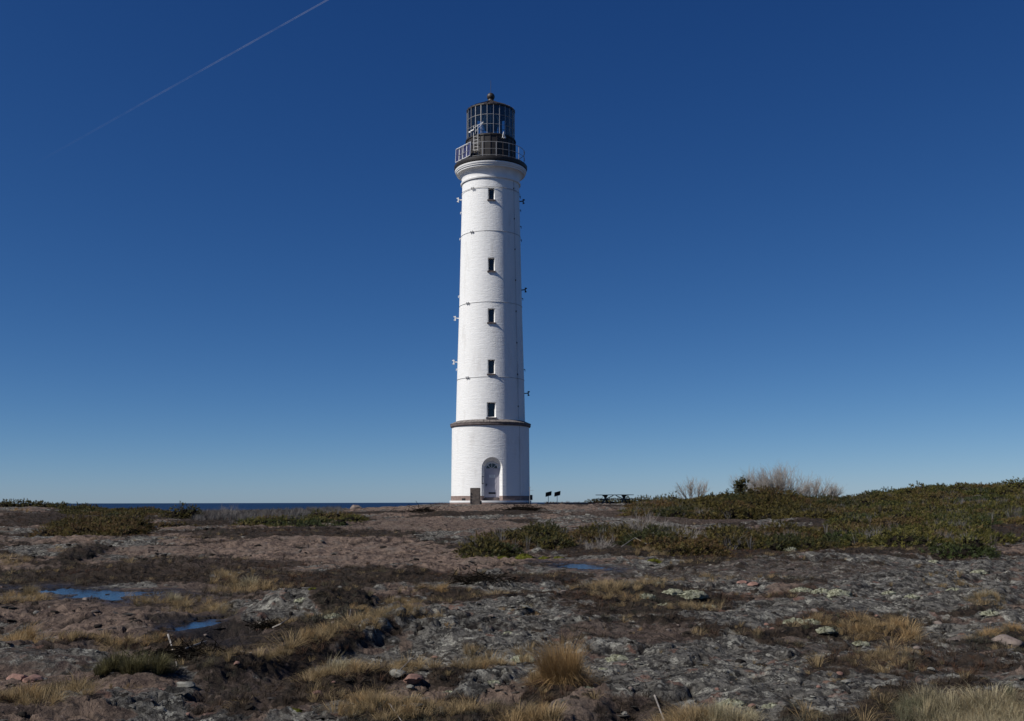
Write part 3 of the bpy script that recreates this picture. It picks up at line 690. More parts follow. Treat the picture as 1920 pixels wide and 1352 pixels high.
# ladder and small aerials
LA = empty('ladder', (0, 0, 0), R(-33), LH)
b = MB(); rl = r_dr + .12
for sx in (-1, 1):
    b = MB(); b.bar((sx * .2, -rl, z_dk), (sx * .2, -rl, z_dr + .7), .035, .035)
    if sx < 0: b.build('ladder_rail', M['steel'], LA, 0)
b.build('ladder_rail', M['steel'], LA, 0)
for k in range(7): b = MB(); b.bar((-.178, -rl, z_dk + .25 + k * .27), (.178, -rl, z_dk + .25 + k * .27), .03, .03); b.build('rung', M['steel'], LA, 0)
b = MB(); b.bar((-.40, -rl - .1, z_dr + .28), (-.12, -rl - .1, z_dr + .33), .07, .07); b.bar((-.2, -rl, z_dr + .5), (.62, -rl + .12, z_dr + .88), .022, .022); b.bar((.0, -rl - .02, z_dr + .2), (.62, -rl + .10, z_dr + .86), .02, .02); b.box((-.45, -rl - .12, z_dr + .2), (.16, .14, .1))
b.build('aerial_bracket', M['white'], LH, 0, rz=R(-33))
b = MB(); b.bar((-.1, 0, 0), (.02, 0, .5), .06, .05); b.bar((.02, 0, .5), (.12, 0, .02), .05, .05); b.box((.1, 0, .06), (.14, .1, .12))
b.build('fog_aerial', M['white'], LH, 0, loc=((r_dr + .12) * math.sin(R(30)), -(r_dr + .12) * math.cos(R(30)), z_dr - .35), rz=R(30))
# little flood light on the step, box and pole at the right flank
b = MB(); a = R(-40); rr1 = Rl(76.6, 940) - .14; b.box((0, 0, 0), (.34, .12, .16), Matrix.Translation((rr1 * math.sin(a), -rr1 * math.cos(a), z_step + .08)) @ Matrix.Rotation(a, 4, 'Z'))
b.bar(((rr1 - .08) * math.sin(a), -(rr1 - .08) * math.cos(a), z_step), ((rr1 + .0) * math.sin(a), -(rr1) * math.cos(a), z_step + .1), .1, .05)
b.build('flood_lamp', M['black'], LH, 0)
b = MB(); b.box((Rl(75.6, 932) + .02, -.2, Zl(933)), (.2, .5, .38)); b.build('cable_box', M['dark'], LH, 0)

# ------------------------------------------------------------------ furniture round the lighthouse
def at(u, yd, dz=0):
    x = (u - CX) / F * (yd * cp + base_z(0, yd) * sp_); return float(x), yd, hz(x, yd) + dz
x, y, z = at(890.6, 73.6)
S = empty('stone_block', (x, y, z - .05), R(-4)); tag(S, 'upright rough granite block standing in front of the lighthouse, left of its door', 'stone block')
b = MB(); w, d, h = .67, .5, 1.22
rs = np.random.default_rng(8); rings = []
for k in range(9):
    t = k / 8; rings.append([((sx * w / 2) * (1 + rs.normal(0, .008)), (sy * d / 2) * (1 + rs.normal(0, .01)), t * h + rs.normal(0, .004)) for sx, sy in ((-1, -1), (-.4, -1.02), (.4, -1.01), (1, -1), (1, 0), (1, 1), (0, 1), (-1, 1), (-1, 0))])
v = [p for g in rings for p in g]; f = [(i * 9 + k, i * 9 + (k + 1) % 9, (i + 1) * 9 + (k + 1) % 9, (i + 1) * 9 + k) for i in range(8) for k in range(9)] + [tuple(range(9))[::-1], tuple(72 + k for k in range(9))]
b.add(v, f); b.build('block', M['stone'], S, 0)
for k in range(4): b = MB(); b.box((-.27, -.262, .22 + k * .2), (.09, .05, .07)); b.build('split_mark', M['black'], S, 0)
x, y, z = at(900.8, 73.4)
b = MB(); b.tube([(0, 0, -.1), (0, 0, .22)], .07, 10); b.tube([(0, 0, .22), (.01, 0, .25)], [.09, .06], 10); tag(b.build('bollard', M['black'], None, 30, (x, y, z)), 'short dark bollard at the right foot of the granite block', 'bollard')
x, y, z = at(992.8, 75.6)
P = empty('thin_pole', (x, y, z - .1)); tag(P, 'thin pale pole with a small crossarm at the right side of the lighthouse foot', 'pole')
b = MB(); b.tube([(0, 0, 0), (0, 0, 1.35)], .018, 6); b.build('pole', M['steel'], P, 0)
b = MB(); b.bar((-.1, 0, 1.12), (.28, 0, 1.10), .02, .02); b.bar((-.05, 0, 1.3), (.1, 0, 1.34), .02, .02); b.build('crossarm', M['steel'], P, 0)

def info_board(u, yd, H, lab):
    x, y, z = at(u, yd)
    I = empty('information_board', (x, y, z - .1), R(12)); tag(I, lab, 'information board', 'information boards beside the lighthouse')
    b = MB(); b.tube([(0, 0, 0), (0, 0, H)], .022, 8); b.build('post', M['steel'], I, 30)
    Mx = Matrix.Translation((0.02, 0, H + .10)) @ Matrix.Rotation(R(-14), 4, 'Y') @ Matrix.Rotation(R(-38), 4, 'X')
    b = MB(); b.box((0, 0, 0), (.46, .46, .03), Mx); pn_ = b.build('panel', M['board'], I, 0)
    b = MB()
    for q in ((-.225, 0, .02, .47), (.225, 0, .02, .47)): b.box((q[0], q[1], -.002), (q[2], q[3], .05), Mx)
    b.box((0, -.229, -.002), (.43, .02, .05), Mx); b.box((0, .229, -.002), (.43, .02, .05), Mx); b.box((0, 0, -.02), (.03, .43, .02), Mx); b.build('panel_edge', M['dark'], pn_, 0)
info_board(1027.6, 80.5, .78, 'slanting brown information board on a thin post, the one nearer the lighthouse')
info_board(1044.2, 80.0, .74, 'slanting brown information board on a thin post, the one nearer the picnic table')

x, y, z = at(1152, 84)
PT = empty('picnic_table', (x, y, z), R(-5)); tag(PT, 'long weathered wooden picnic table with attached benches on the skyline', 'picnic table')
Lh = 1.5; tz = .76; PT.rotation_euler = (0, 0, R(-33)); PT.location.z += .10
b = MB()
for k in range(5): b.box((0, -.34 + k * .17, tz), (2 * Lh, .155, .05))
b.build('table_top', M['wood'], PT, 0)
for sy in (-1, 1):
    b = MB()
    for q in (0, 1): b.box((-.12 if sy < 0 else .06, sy * (.66 + q * .16), .44), (2.5, .145, .045))
    b.build('bench_seat', M['wood'], PT, 0)
for sx in (-1, 1):
    for sy in (-1, 1):
        b = MB(); b.bar((sx * .86, sy * .60, 0), (sx * .82, -sy * .26, tz - .03), .06, .14, (1, 0, 0)); b.build('leg', M['wood'], PT, 0)
    b = MB(); b.bar((sx * .90, -.82, .395), (sx * .90, .82, .395), .05, .10); b.bar((sx * .88, -.36, tz - .07), (sx * .88, .36, tz - .07), .06, .09); b.build('cross_beam', M['wood'], PT, 0)
    b = MB(); b.bar((sx * .82, 0, .42), (sx * .12, 0, tz - .05), .05, .09, (0, 1, 0)); b.build('brace', M['wood'], PT, 0)

# ------------------------------------------------------------------ rocks
def rock_mesh(name, seed, sx, sy, sz, mat, loc, rz=0, n=3, amp=.22, parent=None):
    import bmesh
    bm = bmesh.new(); bmesh.ops.create_icosphere(bm, subdivisions=n, radius=1)
    r_ = np.random.default_rng(seed); pl = [(Vector(r_.normal(size=3)).normalized(), r_.uniform(.55, .9)) for _ in range(9)]
    for v_ in bm.verts:
        c = v_.co.copy()
        for nrm, dd in pl:
            q = c.dot(nrm)
            if q > dd: c -= nrm * (q - dd)
        nn = float(pn(c.x * 2.2 + seed, c.y * 2.2 + c.z * 1.7)) * amp + float(pn(c.x * 6 + seed, c.y * 6 + c.z * 5, 4)) * amp * .35
        c *= 1 + nn; v_.co = (c.x * sx, c.y * sy, c.z * sz)
    me = bpy.data.meshes.new(name); bm.to_mesh(me); bm.free(); me.materials.append(mat)
    me.polygons.foreach_set('use_smooth', np.ones(len(me.polygons), bool)); me.set_sharp_from_angle(angle=R(38))
    o = bpy.data.objects.new(name, me); C.objects.link(o); o.location = loc; o.rotation_euler = (0, 0, rz); o.parent = parent; return o
def on(u, v, dz=0): x, y = ground_at(u, v); return x, y, hz(x, y) + dz
bx_, by_ = ground_at(668, 957)
tag(rock_mesh('boulder', 3, .46, .40, .36, M['boulder'], (bx_, by_, hz(bx_, by_) + .12)), 'lone brown boulder on the skyline in front of the sea', 'boulder')
STN = [  # u, v, size, material, seed, label
 (1895, 1094, .10, 'rust', 5, 'bright orange flat stone at the right edge'), (1412, 1101, .13, 'pinkstone', 6, 'reddish flat stone slab on the dark ground behind the lichen cushions'),
 (1392, 1099, .10, 'pinkstone', 7, 'smaller reddish stone just left of the reddish flat slab'), (770, 1288, .10, 'pinkstone', 8, 'reddish stone wedged in the grass under the grey ledge'),
 (745, 1286, .08, 'palestone', 9, 'pale grey stone beside the reddish one in the grass'), (590, 1300, .0, 'palestone', 10, ''),
 (1168, 1318, .035, 'palestone', 11, 'round pale pebble alone on the dark wet rock'), (1586, 1294, .05, 'palestone', 12, 'pale stone on dark lichened rock near the bottom right'),
 (300, 1312, .09, 'pinkstone', 13, 'reddish stone among rubble in the lower left'), (345, 1312, .08, 'palestone', 14, 'flat pale stone right of the reddish stone in the lower left'),
 (30, 1282, .09, 'pinkstone', 15, 'pinkish stone on the gravel at the left edge'), (58, 1284, .10, 'pinkstone', 16, 'second pinkish stone lying right of the first on the left gravel'),
 (40, 1024, .13, 'palestone', 17, 'pale rounded stone on grey rock at the far left'), (1102, 968, .14, 'palestone', 18, 'small white stone below the picnic table slope'),
 (1545, 1160, .0, 'palestone', 19, ''), (1745, 1265, .04, 'palestone', 20, 'pointed pale pebble on dark ground at the right'),
 (1110, 1110, .0, 'palestone', 21, ''), (1890, 1212, .20, 'boulder', 22, 'brown lichened stone block by the right edge'), (1800, 1205, .14, 'stone', 23, 'dark grey stone left of the brown block at the right'),
 (560, 1132, .08, 'stone', 24, 'dark stone lying on the rounded grey slab'), (232, 1150, .08, 'pinkstone', 25, 'pale pink stone on the rubble below the large pool'),
 (1575, 1119, .10, 'boulder', 26, 'brown stone set between pale lichen cushions'), (1522, 1115, .07, 'bark', 27, 'dark upright stone at the left end of the lichen cushions'),
]
for (u, v, s, m, sd, lab) in STN:
    if s == 0: continue
    x, y, z = on(u, v); rs = np.random.default_rng(sd)
    tag(rock_mesh('stone', sd, s * rs.uniform(.9, 1.25), s * rs.uniform(.7, 1.1), s * rs.uniform(.4, .62), M[m], (x, y, z + s * .16), rs.uniform(0, 3)), lab, 'stone')
grp = 'small loose stones scattered over the bare rock'
protos = [rock_mesh('loose_stone', 60 + k, 1, .8, .5, M[('palestone', 'pinkstone', 'stone', 'boulder')[k % 4]], (0, 0, 0), n=2) for k in range(8)]
cnt = 0; rs = np.random.default_rng(77)
while cnt < 130:
    u = rs.uniform(-20, 1940); v = rs.uniform(985, 1350) if rs.random() < .4 else rs.uniform(1120, 1352)
    if 845 < u and v < 1050: continue
    x, y = ground_at(u, v); pr_ = protos[rs.integers(8)]
    o = pr_ if pr_.get('label') is None else pr_.copy()
    if o is not pr_: C.objects.link(o)
    s = rs.uniform(.018, .05) * (1 if y < 14 else 1.6); o.location = (x, y, hz(x, y) + s * .1); o.scale = (s, s, s); o.rotation_euler = (0, 0, rs.uniform(0, 6))
    tag(o, 'small loose stone lying on the bare rock', 'stone', grp); cnt += 1

# ------------------------------------------------------------------ plants: shared builders
def rot_from(nrm, ang):
    """N x 3 x 3 matrices taking +Z to nrm, spun by ang"""
    nrm = nrm / np.linalg.norm(nrm, axis=1)[:, None]
    ref = np.where(np.abs(nrm[:, 2:3]) > .95, np.array([[1., 0, 0]]), np.array([[0, 0, 1.]]))
    a = np.cross(ref, nrm); a /= np.linalg.norm(a, axis=1)[:, None]; b_ = np.cross(nrm, a)
    ca, sa = np.cos(ang)[:, None], np.sin(ang)[:, None]
    return np.stack([a * ca + b_ * sa, -a * sa + b_ * ca, nrm], 2)
def rep(pv, pt, pos, Rm, sc_):
    sc_ = np.asarray(sc_); sc_ = sc_[:, None] if sc_.ndim == 1 else sc_
    lv = pv[None] * (sc_[:, None, :] if sc_.shape[1] == 3 else sc_[:, None, :])
    V = np.einsum('nij,npj->npi', Rm, lv) + pos[:, None, :]
    n = len(pos); T = (pt[None] + (np.arange(n) * len(pv))[:, None, None]).reshape(-1, 3)
    return V.reshape(-1, 3), T
class Acc:
    def __init__(s): s.V = []; s.T = []; s.r = []; s.c = []; s.n = 0
    def add(s, V, T, r, c):
        s.V.append(V); s.T.append(T + s.n); s.r.append(r); s.c.append(c); s.n += len(V)
    def build(s, name, mat, parent=None, loc=(0, 0, 0)):
        if not s.V: return None
        return tri_mesh(name, np.vstack(s.V), np.vstack(s.T), mat, parent, dict(rnd=np.concatenate(s.r), clump=np.concatenate(s.c)), loc)
def blades(n, h, spread, droop, w, seed, lean=(0, 0), base=.25):
    """one tuft: n tapering blades with two bends, root disc radius spread*base"""
    r = np.random.default_rng(seed); ang = r.uniform(0, 2 * np.pi, n); rad = np.sqrt(r.uniform(0, 1, n))
    L = h * r.uniform(.45, 1.0, n); out = rad * spread * r.uniform(.6, 1.2, n)
    root = np.stack([np.cos(ang) * rad * spread * base, np.sin(ang) * rad * spread * base, np.full(n, -.02)], 1)
    d = np.stack([np.cos(ang) * out + lean[0] * h, np.sin(ang) * out + lean[1] * h, L], 1)
    mid = root + d * np.array([.38, .38, .62]); tip = root + d * np.stack([np.ones(n), np.ones(n), 1 - droop * rad * r.uniform(.3, 1, n)], 1)
    side = np.stack([-np.sin(ang + r.normal(0, .8, n)), np.cos(ang + r.normal(0, .8, n)), np.zeros(n)], 1) * (w * r.uniform(.5, 1.1, n))[:, None] / 2
    P = np.stack([root - side, root + side, mid - side * .8, mid + side * .8, tip], 1).reshape(-1, 3)
    T = np.array([[0, 1, 3], [0, 3, 2], [2, 3, 4]])[None] + (np.arange(n) * 5)[:, None, None]
    return P, T.reshape(-1, 3), np.repeat(r.uniform(0, 1, n), 5)
def frond(n, L, W, seed):
    r = np.random.default_rng(seed); P = []; T = []
    for k in range(n):
        t = (k + .3) / n; a = k * 2.4 + r.normal(0, .3); z = t * L; ln = W * (1.15 - .75 * t) * r.uniform(.7, 1.2)
        dx, dy = math.cos(a), math.sin(a); b0 = len(P)
        P += [(-dy * .16 * W, dx * .16 * W, z), (dy * .16 * W, -dx * .16 * W, z), (dx * ln, dy * ln, z + ln * .9)]; T.append((b0, b0 + 1, b0 + 2))
    b0 = len(P); P += [(.1 * W, 0, .6 * L), (-.1 * W, 0, .6 * L), (0, 0, L * 1.15)]; T.append((b0, b0 + 1, b0 + 2))
    return np.array(P), np.array(T)
FR = [frond(12, .095, .062, k) for k in range(5)]
def clump_fronds(acc, cx, cy, cz, rx, ry, H, n, size, seed, tint=None, upb=.12):
    """n shoots over a half-dome, pointing outwards and up"""
    r = np.random.default_rng(seed); a = r.uniform(0, 2 * np.pi, n); zz = r.uniform(-.05, 1, n) ** .8 if False else np.clip(r.uniform(-.12, 1, n), 0, 1)
    s = np.sqrt(np.clip(1 - zz ** 2, 0, 1)); k = r.uniform(.72, 1.06, n)
    nrm = np.stack([np.cos(a) * s, np.sin(a) * s, zz], 1)
    lump = 1 + .22 * pn(nrm[:, 0] * 2.3 + seed, nrm[:, 1] * 2.3 + nrm[:, 2]) * 2
    pos = np.stack([cx + nrm[:, 0] * rx * k * lump, cy + nrm[:, 1] * ry * k * lump, cz + nrm[:, 2] * H * k * lump], 1)
    dv = nrm * np.array([1, 1, .6]) + np.array([0, 0, upb]) + r.normal(0, .28, (n, 3))
    Rm = rot_from(dv, r.uniform(0, 6.28, n)); sc_ = size * r.uniform(.6, 1.35, n)
    rnd = r.uniform(0, 1, n); cl = tint if tint is not None else r.uniform(0, 1)
    w = r.integers(0, len(FR), n)
    for q in range(len(FR)):
        m = w == q
        if not m.any(): continue
        V, T = rep(FR[q][0], FR[q][1], pos[m], Rm[m], sc_[m]); P = len(FR[q][0])
        acc.add(V, T, np.repeat(rnd[m], P), np.repeat(np.clip(cl + r.normal(0, .12, m.sum()), 0, 1), P))
def core(mb, cx, cy, cz, rx, ry, H):
    n = 9
    for i, (s, z) in enumerate(((1, -.3), (.9, .35), (.55, .75))):
        mb.v += [(cx + rx * .62 * s * math.cos(2 * math.pi * k / n), cy + ry * .62 * s * math.sin(2 * math.pi * k / n), cz + H * z * .8) for k in range(n)]
    b0 = len(mb.v) - 3 * n
    for i in (0, 1):
        for k in range(n): mb.f.append((b0 + i * n + k, b0 + i * n + (k + 1) % n, b0 + (i + 1) * n + (k + 1) % n, b0 + (i + 1) * n + k))
    mb.f.append(tuple(b0 + 2 * n + k for k in range(n)))
def inpoly(x, y, P):
    c = np.zeros(len(x), bool); n = len(P)
    for i in range(n):
        x0, y0 = P[i]; x1, y1 = P[(i + 1) % n]
        k = ((y0 > y) != (y1 > y)); 
        if y1 != y0: c ^= k & (x < (x1 - x0) * (y - y0) / (y1 - y0) + x0)
    return c
def scrub(name, label, poly, step, R0, H0, nf, size, mat, seed, hmap=None, tmap=None, edge=.5):
    """a mat of prostrate juniper: overlapping low mounds over the ground polygon"""
    W = [(-p[0] * p[2] * 0 + (p[0] - CX) / F * p[2] * cp, p[2]) if len(p) == 3 else ground_at(*p) for p in poly]; r = np.random.default_rng(seed)
    xs = [p[0] for p in W]; ys = [p[1] for p in W]; acc = Acc(); cm = MB()
    gx, gy = np.meshgrid(np.arange(min(xs), max(xs), step), np.arange(min(ys), max(ys), step)); gx = gx.ravel() + r.uniform(-.45, .45, gx.size) * step; gy = gy.ravel() + r.uniform(-.45, .45, gy.size) * step
    m = inpoly(gx, gy, W); gx, gy = gx[m], gy[m]
    hh = base_z(gx, gy); u, v = project(gx, gy, hh)
    hg = terrain(gx, gy)
    for i in range(len(gx)):
        big = .5 + .5 * float(np.clip(fbm(np.array([gx[i] * .25]), np.array([gy[i] * .25]), 2, seed)[0] * 1.8 + .5, 0, 1.3))
        if r.random() < .10 or pn(np.array([gx[i] * .8]), np.array([gy[i] * .8]), seed + 40)[0] > .20: continue
        H = H0 * big * r.uniform(.4, 1.4); RR = R0 * r.uniform(.7, 1.3)
        if hmap: H *= hmap(u[i], v[i])
        cl = float(np.clip(.5 + 1.3 * pn(np.array([gx[i] * .35]), np.array([gy[i] * .35]), seed)[0] + r.normal(0, .16), 0, 1))
        if tmap: cl = tmap(u[i], v[i], cl)
        clump_fronds(acc, gx[i], gy[i], hg[i] - .04, RR, RR, H, int(nf * RR * RR / R0 / R0), size, seed * 1000 + i, cl)
        core(cm, gx[i], gy[i], hg[i], RR, RR, H)
    o = empty(name, (0, 0, 0)); tag(o, label, 'juniper scrub', kind='stuff')
    acc.build('foliage', mat, o); cm.build('inner_wood', M['bark'], o, 0)
    print(name, len(gx), 'clumps', acc.n, 'verts')
# front patch
PA = [(838, 1040), (900, 1043), (980, 1041), (1030, 1030), (1080, 1022), (1130, 1021), (1190, 1026), (1225, 1040), (1290, 1046), (1380, 1034), (1500, 1027), (1560, 1028), (1560, 1002), (1400, 1008), (1330, 1012), (1270, 1003), (1200, 998), (1120, 1003), (1020, 1004), (930, 1014), (870, 1026)]
scrub('juniper_scrub', 'low dark green and rusty juniper mat on the rock in front of the lighthouse', PA, .78, .66, .42, 280, 1.0, M['jun'], 3)
PB = [(1185, 970), (1300, 973), (1450, 973), (1560, 976), (1680, 976), (1710, 0, 78), (1500, 0, 74), (1350, 0, 73), (1190, 0, 71)]
def hB(u, v): return float(np.interp(u, [1185, 1230, 1330, 1370, 1450, 1520, 1600, 1700], [.3, .45, .5, .95, .95, .5, .35, .4]))
scrub('juniper_scrub', 'dark juniper thicket on the skyline under the bare bushes', PB, 1.0, .85, .85, 260, 1.45, M['jun'], 5, hB)
PC = [(1560, 1000), (1560, 1030), (1640, 1028), (1700, 1034), (1780, 1042), (1850, 1042), (1880, 1030), (1850, 1012), (1800, 1000), (1850, 985), (2060, 985), (2060, 0, 80), (1640, 0, 80), (1610, 0, 60)]
scrub('juniper_scrub', 'broad olive green juniper slope filling the right side up to the skyline', PC, .95, .80, .42, 190, 1.3, M['mat_'], 7)
PD = [(85, 1004), (200, 1006), (262, 1000), (250, 985), (180, 980), (110, 986)]
scrub('juniper_scrub', 'dark olive juniper mound on the left above the brown bank', PD, .7, .65, .5, 230, 1.0, M['jun'], 9, tmap=lambda u, v, c: .55 + .3 * c)
PG = [(110, 966), (200, 968), (290, 968), (300, 960), (230, 957), (120, 957)]
scrub('juniper_scrub', 'low dark scrub on the left slope behind the juniper mound', PG, .8, .7, .28, 120, 1.3, M['jun'], 13)
PE = [(430, 990), (520, 988), (620, 985), (680, 980), (680, 974), (560, 974), (470, 980)]
scrub('juniper_scrub', 'thin yellow green juniper strip on the heath left of the lighthouse', PE, .6, .55, .26, 55, 1.2, M['mat_'], 11)
PF = [(1108, 944.5), (1200, 944.5), (1290, 945), (1290, 942.8), (1108, 942.8)]
# dark bank behind the picnic table and behind the lighthouse
acc = Acc(); cm = MB(); r_ = np.random.default_rng(15)
for x in np.arange(7.2, 15.5, .45):
    y = 96 + r_.uniform(-1, 1); H = .40 + .028 * (x - 7) + r_.uniform(-.03, .06); z = hz(x, y)
    clump_fronds(acc, x, y, z, .6, .6, H, 90, 1.6, int(x * 100), .3); core(cm, x, y, z, .62, .62, H)
o = empty('juniper_scrub', (0, 0, 0)); tag(o, 'low dark evergreen bank behind the picnic table', 'juniper scrub', kind='stuff'); acc.build('foliage', M['jun'], o); cm.build('inner_wood', M['bark'], o, 0)
acc = Acc(); cm = MB()
for x in np.arange(-42, -33.4, .45):
    y = 84 + r_.uniform(-1, 1); H = .42 + r_.uniform(-.05, .08); z = hz(x, y); clump_fronds(acc, x, y, z, .6, .6, H, 80, 1.6, int(-x * 100), .3); core(cm, x, y, z, .6, .6, H)
o = empty('juniper_scrub', (0, 0, 0)); tag(o, 'dark low hedge like scrub on the skyline at the far left', 'juniper scrub', kind='stuff'); acc.build('foliage', M['jun'], o); cm.build('inner_wood', M['bark'], o, 0)

def bush(name, label, cat, parts, mat, size=1.1, seed=0, stem=None):
    """parts: (u, v, yd override, rx, H, n, tint)"""
    o = empty(name, (0, 0, 0)); acc = Acc(); cm = MB()
    ox = None
    for i, (x, y, dz, rx, H, n, tn) in enumerate(parts):
        z = hz(x, y) + dz
        if ox is None: o.location = (x, y, z); ox = Vector((x, y, z))
        clump_fronds(acc, x - ox.x, y - ox.y, z - ox.z - .03, rx, rx * .9, H, n, size, seed * 50 + i, tn); core(cm, x - ox.x, y - ox.y, z - ox.z, rx, rx * .9, H)
    acc.build('foliage', mat, o); cm.build('inner_wood', M['bark'], o, 0)
    if stem: 
        b = MB(); b.tube(stem[0], stem[1], 6); b.build('trunk', M['bark'], o, 0)
    return tag(o, label, cat)
X = lambda u, y: (u - CX) / F * y * cp
bush('juniper_bush', 'dark rounded juniper bush on the left skyline against the sea', 'bush', [(X(350, 60), 60, 0, .95, .74, 200, .3), (X(318, 60), 60.3, 0, .7, .5, 120, .3), (X(366, 60), 59.6, .1, .42, .72, 90, .25), (X(335, 60), 59.5, 0, .8, .55, 130, .35)], M['jun'], 1.25, 1)
bush('juniper_bush', 'rusty brown low bush right of the dark mound on the left', 'bush', [(X(308, 42), 42, 0, .5, .26, 90, .85), (X(335, 42), 42, 0, .55, .30, 100, .8), (X(360, 42), 42.2, 0, .4, .22, 60, .8)], M['jun'], 1.0, 2)
bush('juniper_bush', 'small pointed juniper on the skyline left of the round bare bush', 'bush', [(X(1247, 70), 70, 0, .5, .62, 80, .3), (X(1264, 70), 70, .05, .3, .75, 60, .25)], M['jun'], 1.4, 4)
bush('juniper_bush', 'broad dark juniper thicket on the crest directly under the small juniper tree', 'bush', [(X(u, yy), yy, .1, rx, H, 260, t_) for u, yy, rx, H, t_ in
    ((1340, 67, 1.0, .55, .3), (1368, 67, .9, .85, .45), (1395, 67.5, .9, 1.0, .25), (1425, 68, 1.0, .98, .8), (1455, 68, 1.0, 1.0, .85), (1482, 68.5, .9, .75, .5), (1512, 68, .8, .5, .3), (1410, 66, .8, .7, .3), (1350, 66, .9, .5, .2))], M['jun'], 1.4, 31)
yj = 66; xj = X(1387, yj)
o = bush('juniper_tree', 'small dark wind bent juniper tree standing above the thicket', 'tree', [(xj, yj, 1.15, .34, .35, 90, .25), (xj + .25, yj, 1.42, .28, .28, 60, .25), (xj - .08, yj, 1.3, .25, .30, 60, .2), (xj + .05, yj, .9, .32, .35, 60, .25)], M['jun'], 1.1, 6)
b = MB(); b.tube([(-.05, 0, -1.1), (.02, 0, -.5), (0, 0, .2)], [.06, .05, .03], 6); b.build('trunk', M['bark'], o, 0)
for q, (u, y, H, rx) in enumerate([(1742, 64, .30, .3), (1660, 62, .38, .35), (1655, 64, .3, .3), (1706, 64, .42, .28), (1768, 66, .36, .25), (1620, 60, .5, .4)]):
    bush('juniper_bush', 'small upright juniper tip poking above the right skyline', 'bush', [(X(u, y), y, .25, rx, H, 55, .3)], M['jun'], 1.3, 20 + q)['group'] = 'juniper tips on the right skyline'

# bare deciduous bushes
def bare(name, label, u, yd, H, W, nst, seed, thick=.022, sub=5, dz=0, group=None, upr=.55):
    r = np.random.default_rng(seed); x = X(u, yd); z = hz(x, yd) + dz; V = []; T = []; rn = []; n0 = 0
    def seg(a, b_, r0, r1):
        nonlocal n0
        t = b_ - a; L = np.linalg.norm(t); t = t / max(L, 1e-6); s = np.cross(t, [0.3, .9, .1]); s /= np.linalg.norm(s); q = np.cross(t, s)
        for rr, p in ((r0, a), (r1, b_)):
            for k in range(3): V.append(p + (s * math.cos(k * 2.094) + q * math.sin(k * 2.094)) * rr)
        for k in range(3):
            k2 = (k + 1) % 3; T.append((n0 + k, n0 + k2, n0 + 3 + k2)); T.append((n0 + k, n0 + 3 + k2, n0 + 3 + k))
        n0 += 6; rn.extend([r.random()] * 6)
    def grow(p, d, L, rad, lev):
        k = 4 if lev == 0 else 3
        for i in range(k):
            d = d + r.normal(0, .11, 3) + np.array([0, 0, .05]); d /= np.linalg.norm(d); q = p + d * L / k; r1 = rad * (1 - .17)
            seg(p, q, rad, r1); p = q; rad = r1
            if lev < 2 and (i > 0 or lev > 0):
                for _ in range(sub if lev == 0 else 2):
                    dd = d + r.normal(0, .42, 3); dd[2] = abs(dd[2]) * .9 + .15; dd /= np.linalg.norm(dd); grow(p, dd, L * r.uniform(.28, .5), rad * .72, lev + 1)
    for k in range(nst):
        a = r.uniform(0, 6.28); t = r.uniform(0, 1) ** .6
        d = np.array([math.cos(a) * t * W / H * .9, math.sin(a) * t * .5 * W / H, 1.0]); d /= np.linalg.norm(d)
        grow(np.array([math.cos(a) * t * W * .22, math.sin(a) * t * W * .15, -.1]), d, H * r.uniform(.7, 1.0) * (1 - .18 * t), thick * r.uniform(.7, 1.1), 0)
    o = tri_mesh(name, np.array(V), np.array(T), M['twig'], None, dict(rnd=np.array(rn), clump=np.zeros(len(V))), (x, yd, z)); tag(o, label, 'bush', group)
bare('bare_bush', 'small rounded leafless bush alone on the skyline right of the picnic table', 1301, 73, 1.5, 1.7, 18, 3, .026, 4)
bare('bare_bush', 'largest leafless bush, a pale grey fan of twigs on the right skyline', 1462, 76, 2.5, 4.0, 70, 5, .028, 4, .0)
bare('bare_bush', 'low pale leafless bush right of the largest one on the skyline', 1530, 76, 1.6, 3.4, 44, 7, .028, 4)
bare('bare_bush', 'thin leafless bush rising behind the small juniper tree', 1393, 72, 2.1, 1.1, 9, 9, .022, 3)
bare('bare_bush', 'leafless bush half hidden between the juniper tree and the largest bare bush', 1424, 75, 1.9, 1.7, 18, 10, .024, 4)
for q, (u, y, H, W) in enumerate([(1285, 30.5, .55, 1.3), (1205, 34, .75, 1.6), (1120, 29, .4, 1.0)]):
    bare('dead_branches', ['tangle of grey dead branches at the right of the front juniper mat', 'bare greyish shrub inside the front juniper mat', 'few pale dead twigs at the lower edge of the front juniper mat'][q], u, y, H, W, 22, 40 + q, .011, 3)
bare('bare_bush', 'reddish leafless shrub on the heath in front of the sea at the left', 428, 62, .8, 1.4, 14, 51, .011, 4)

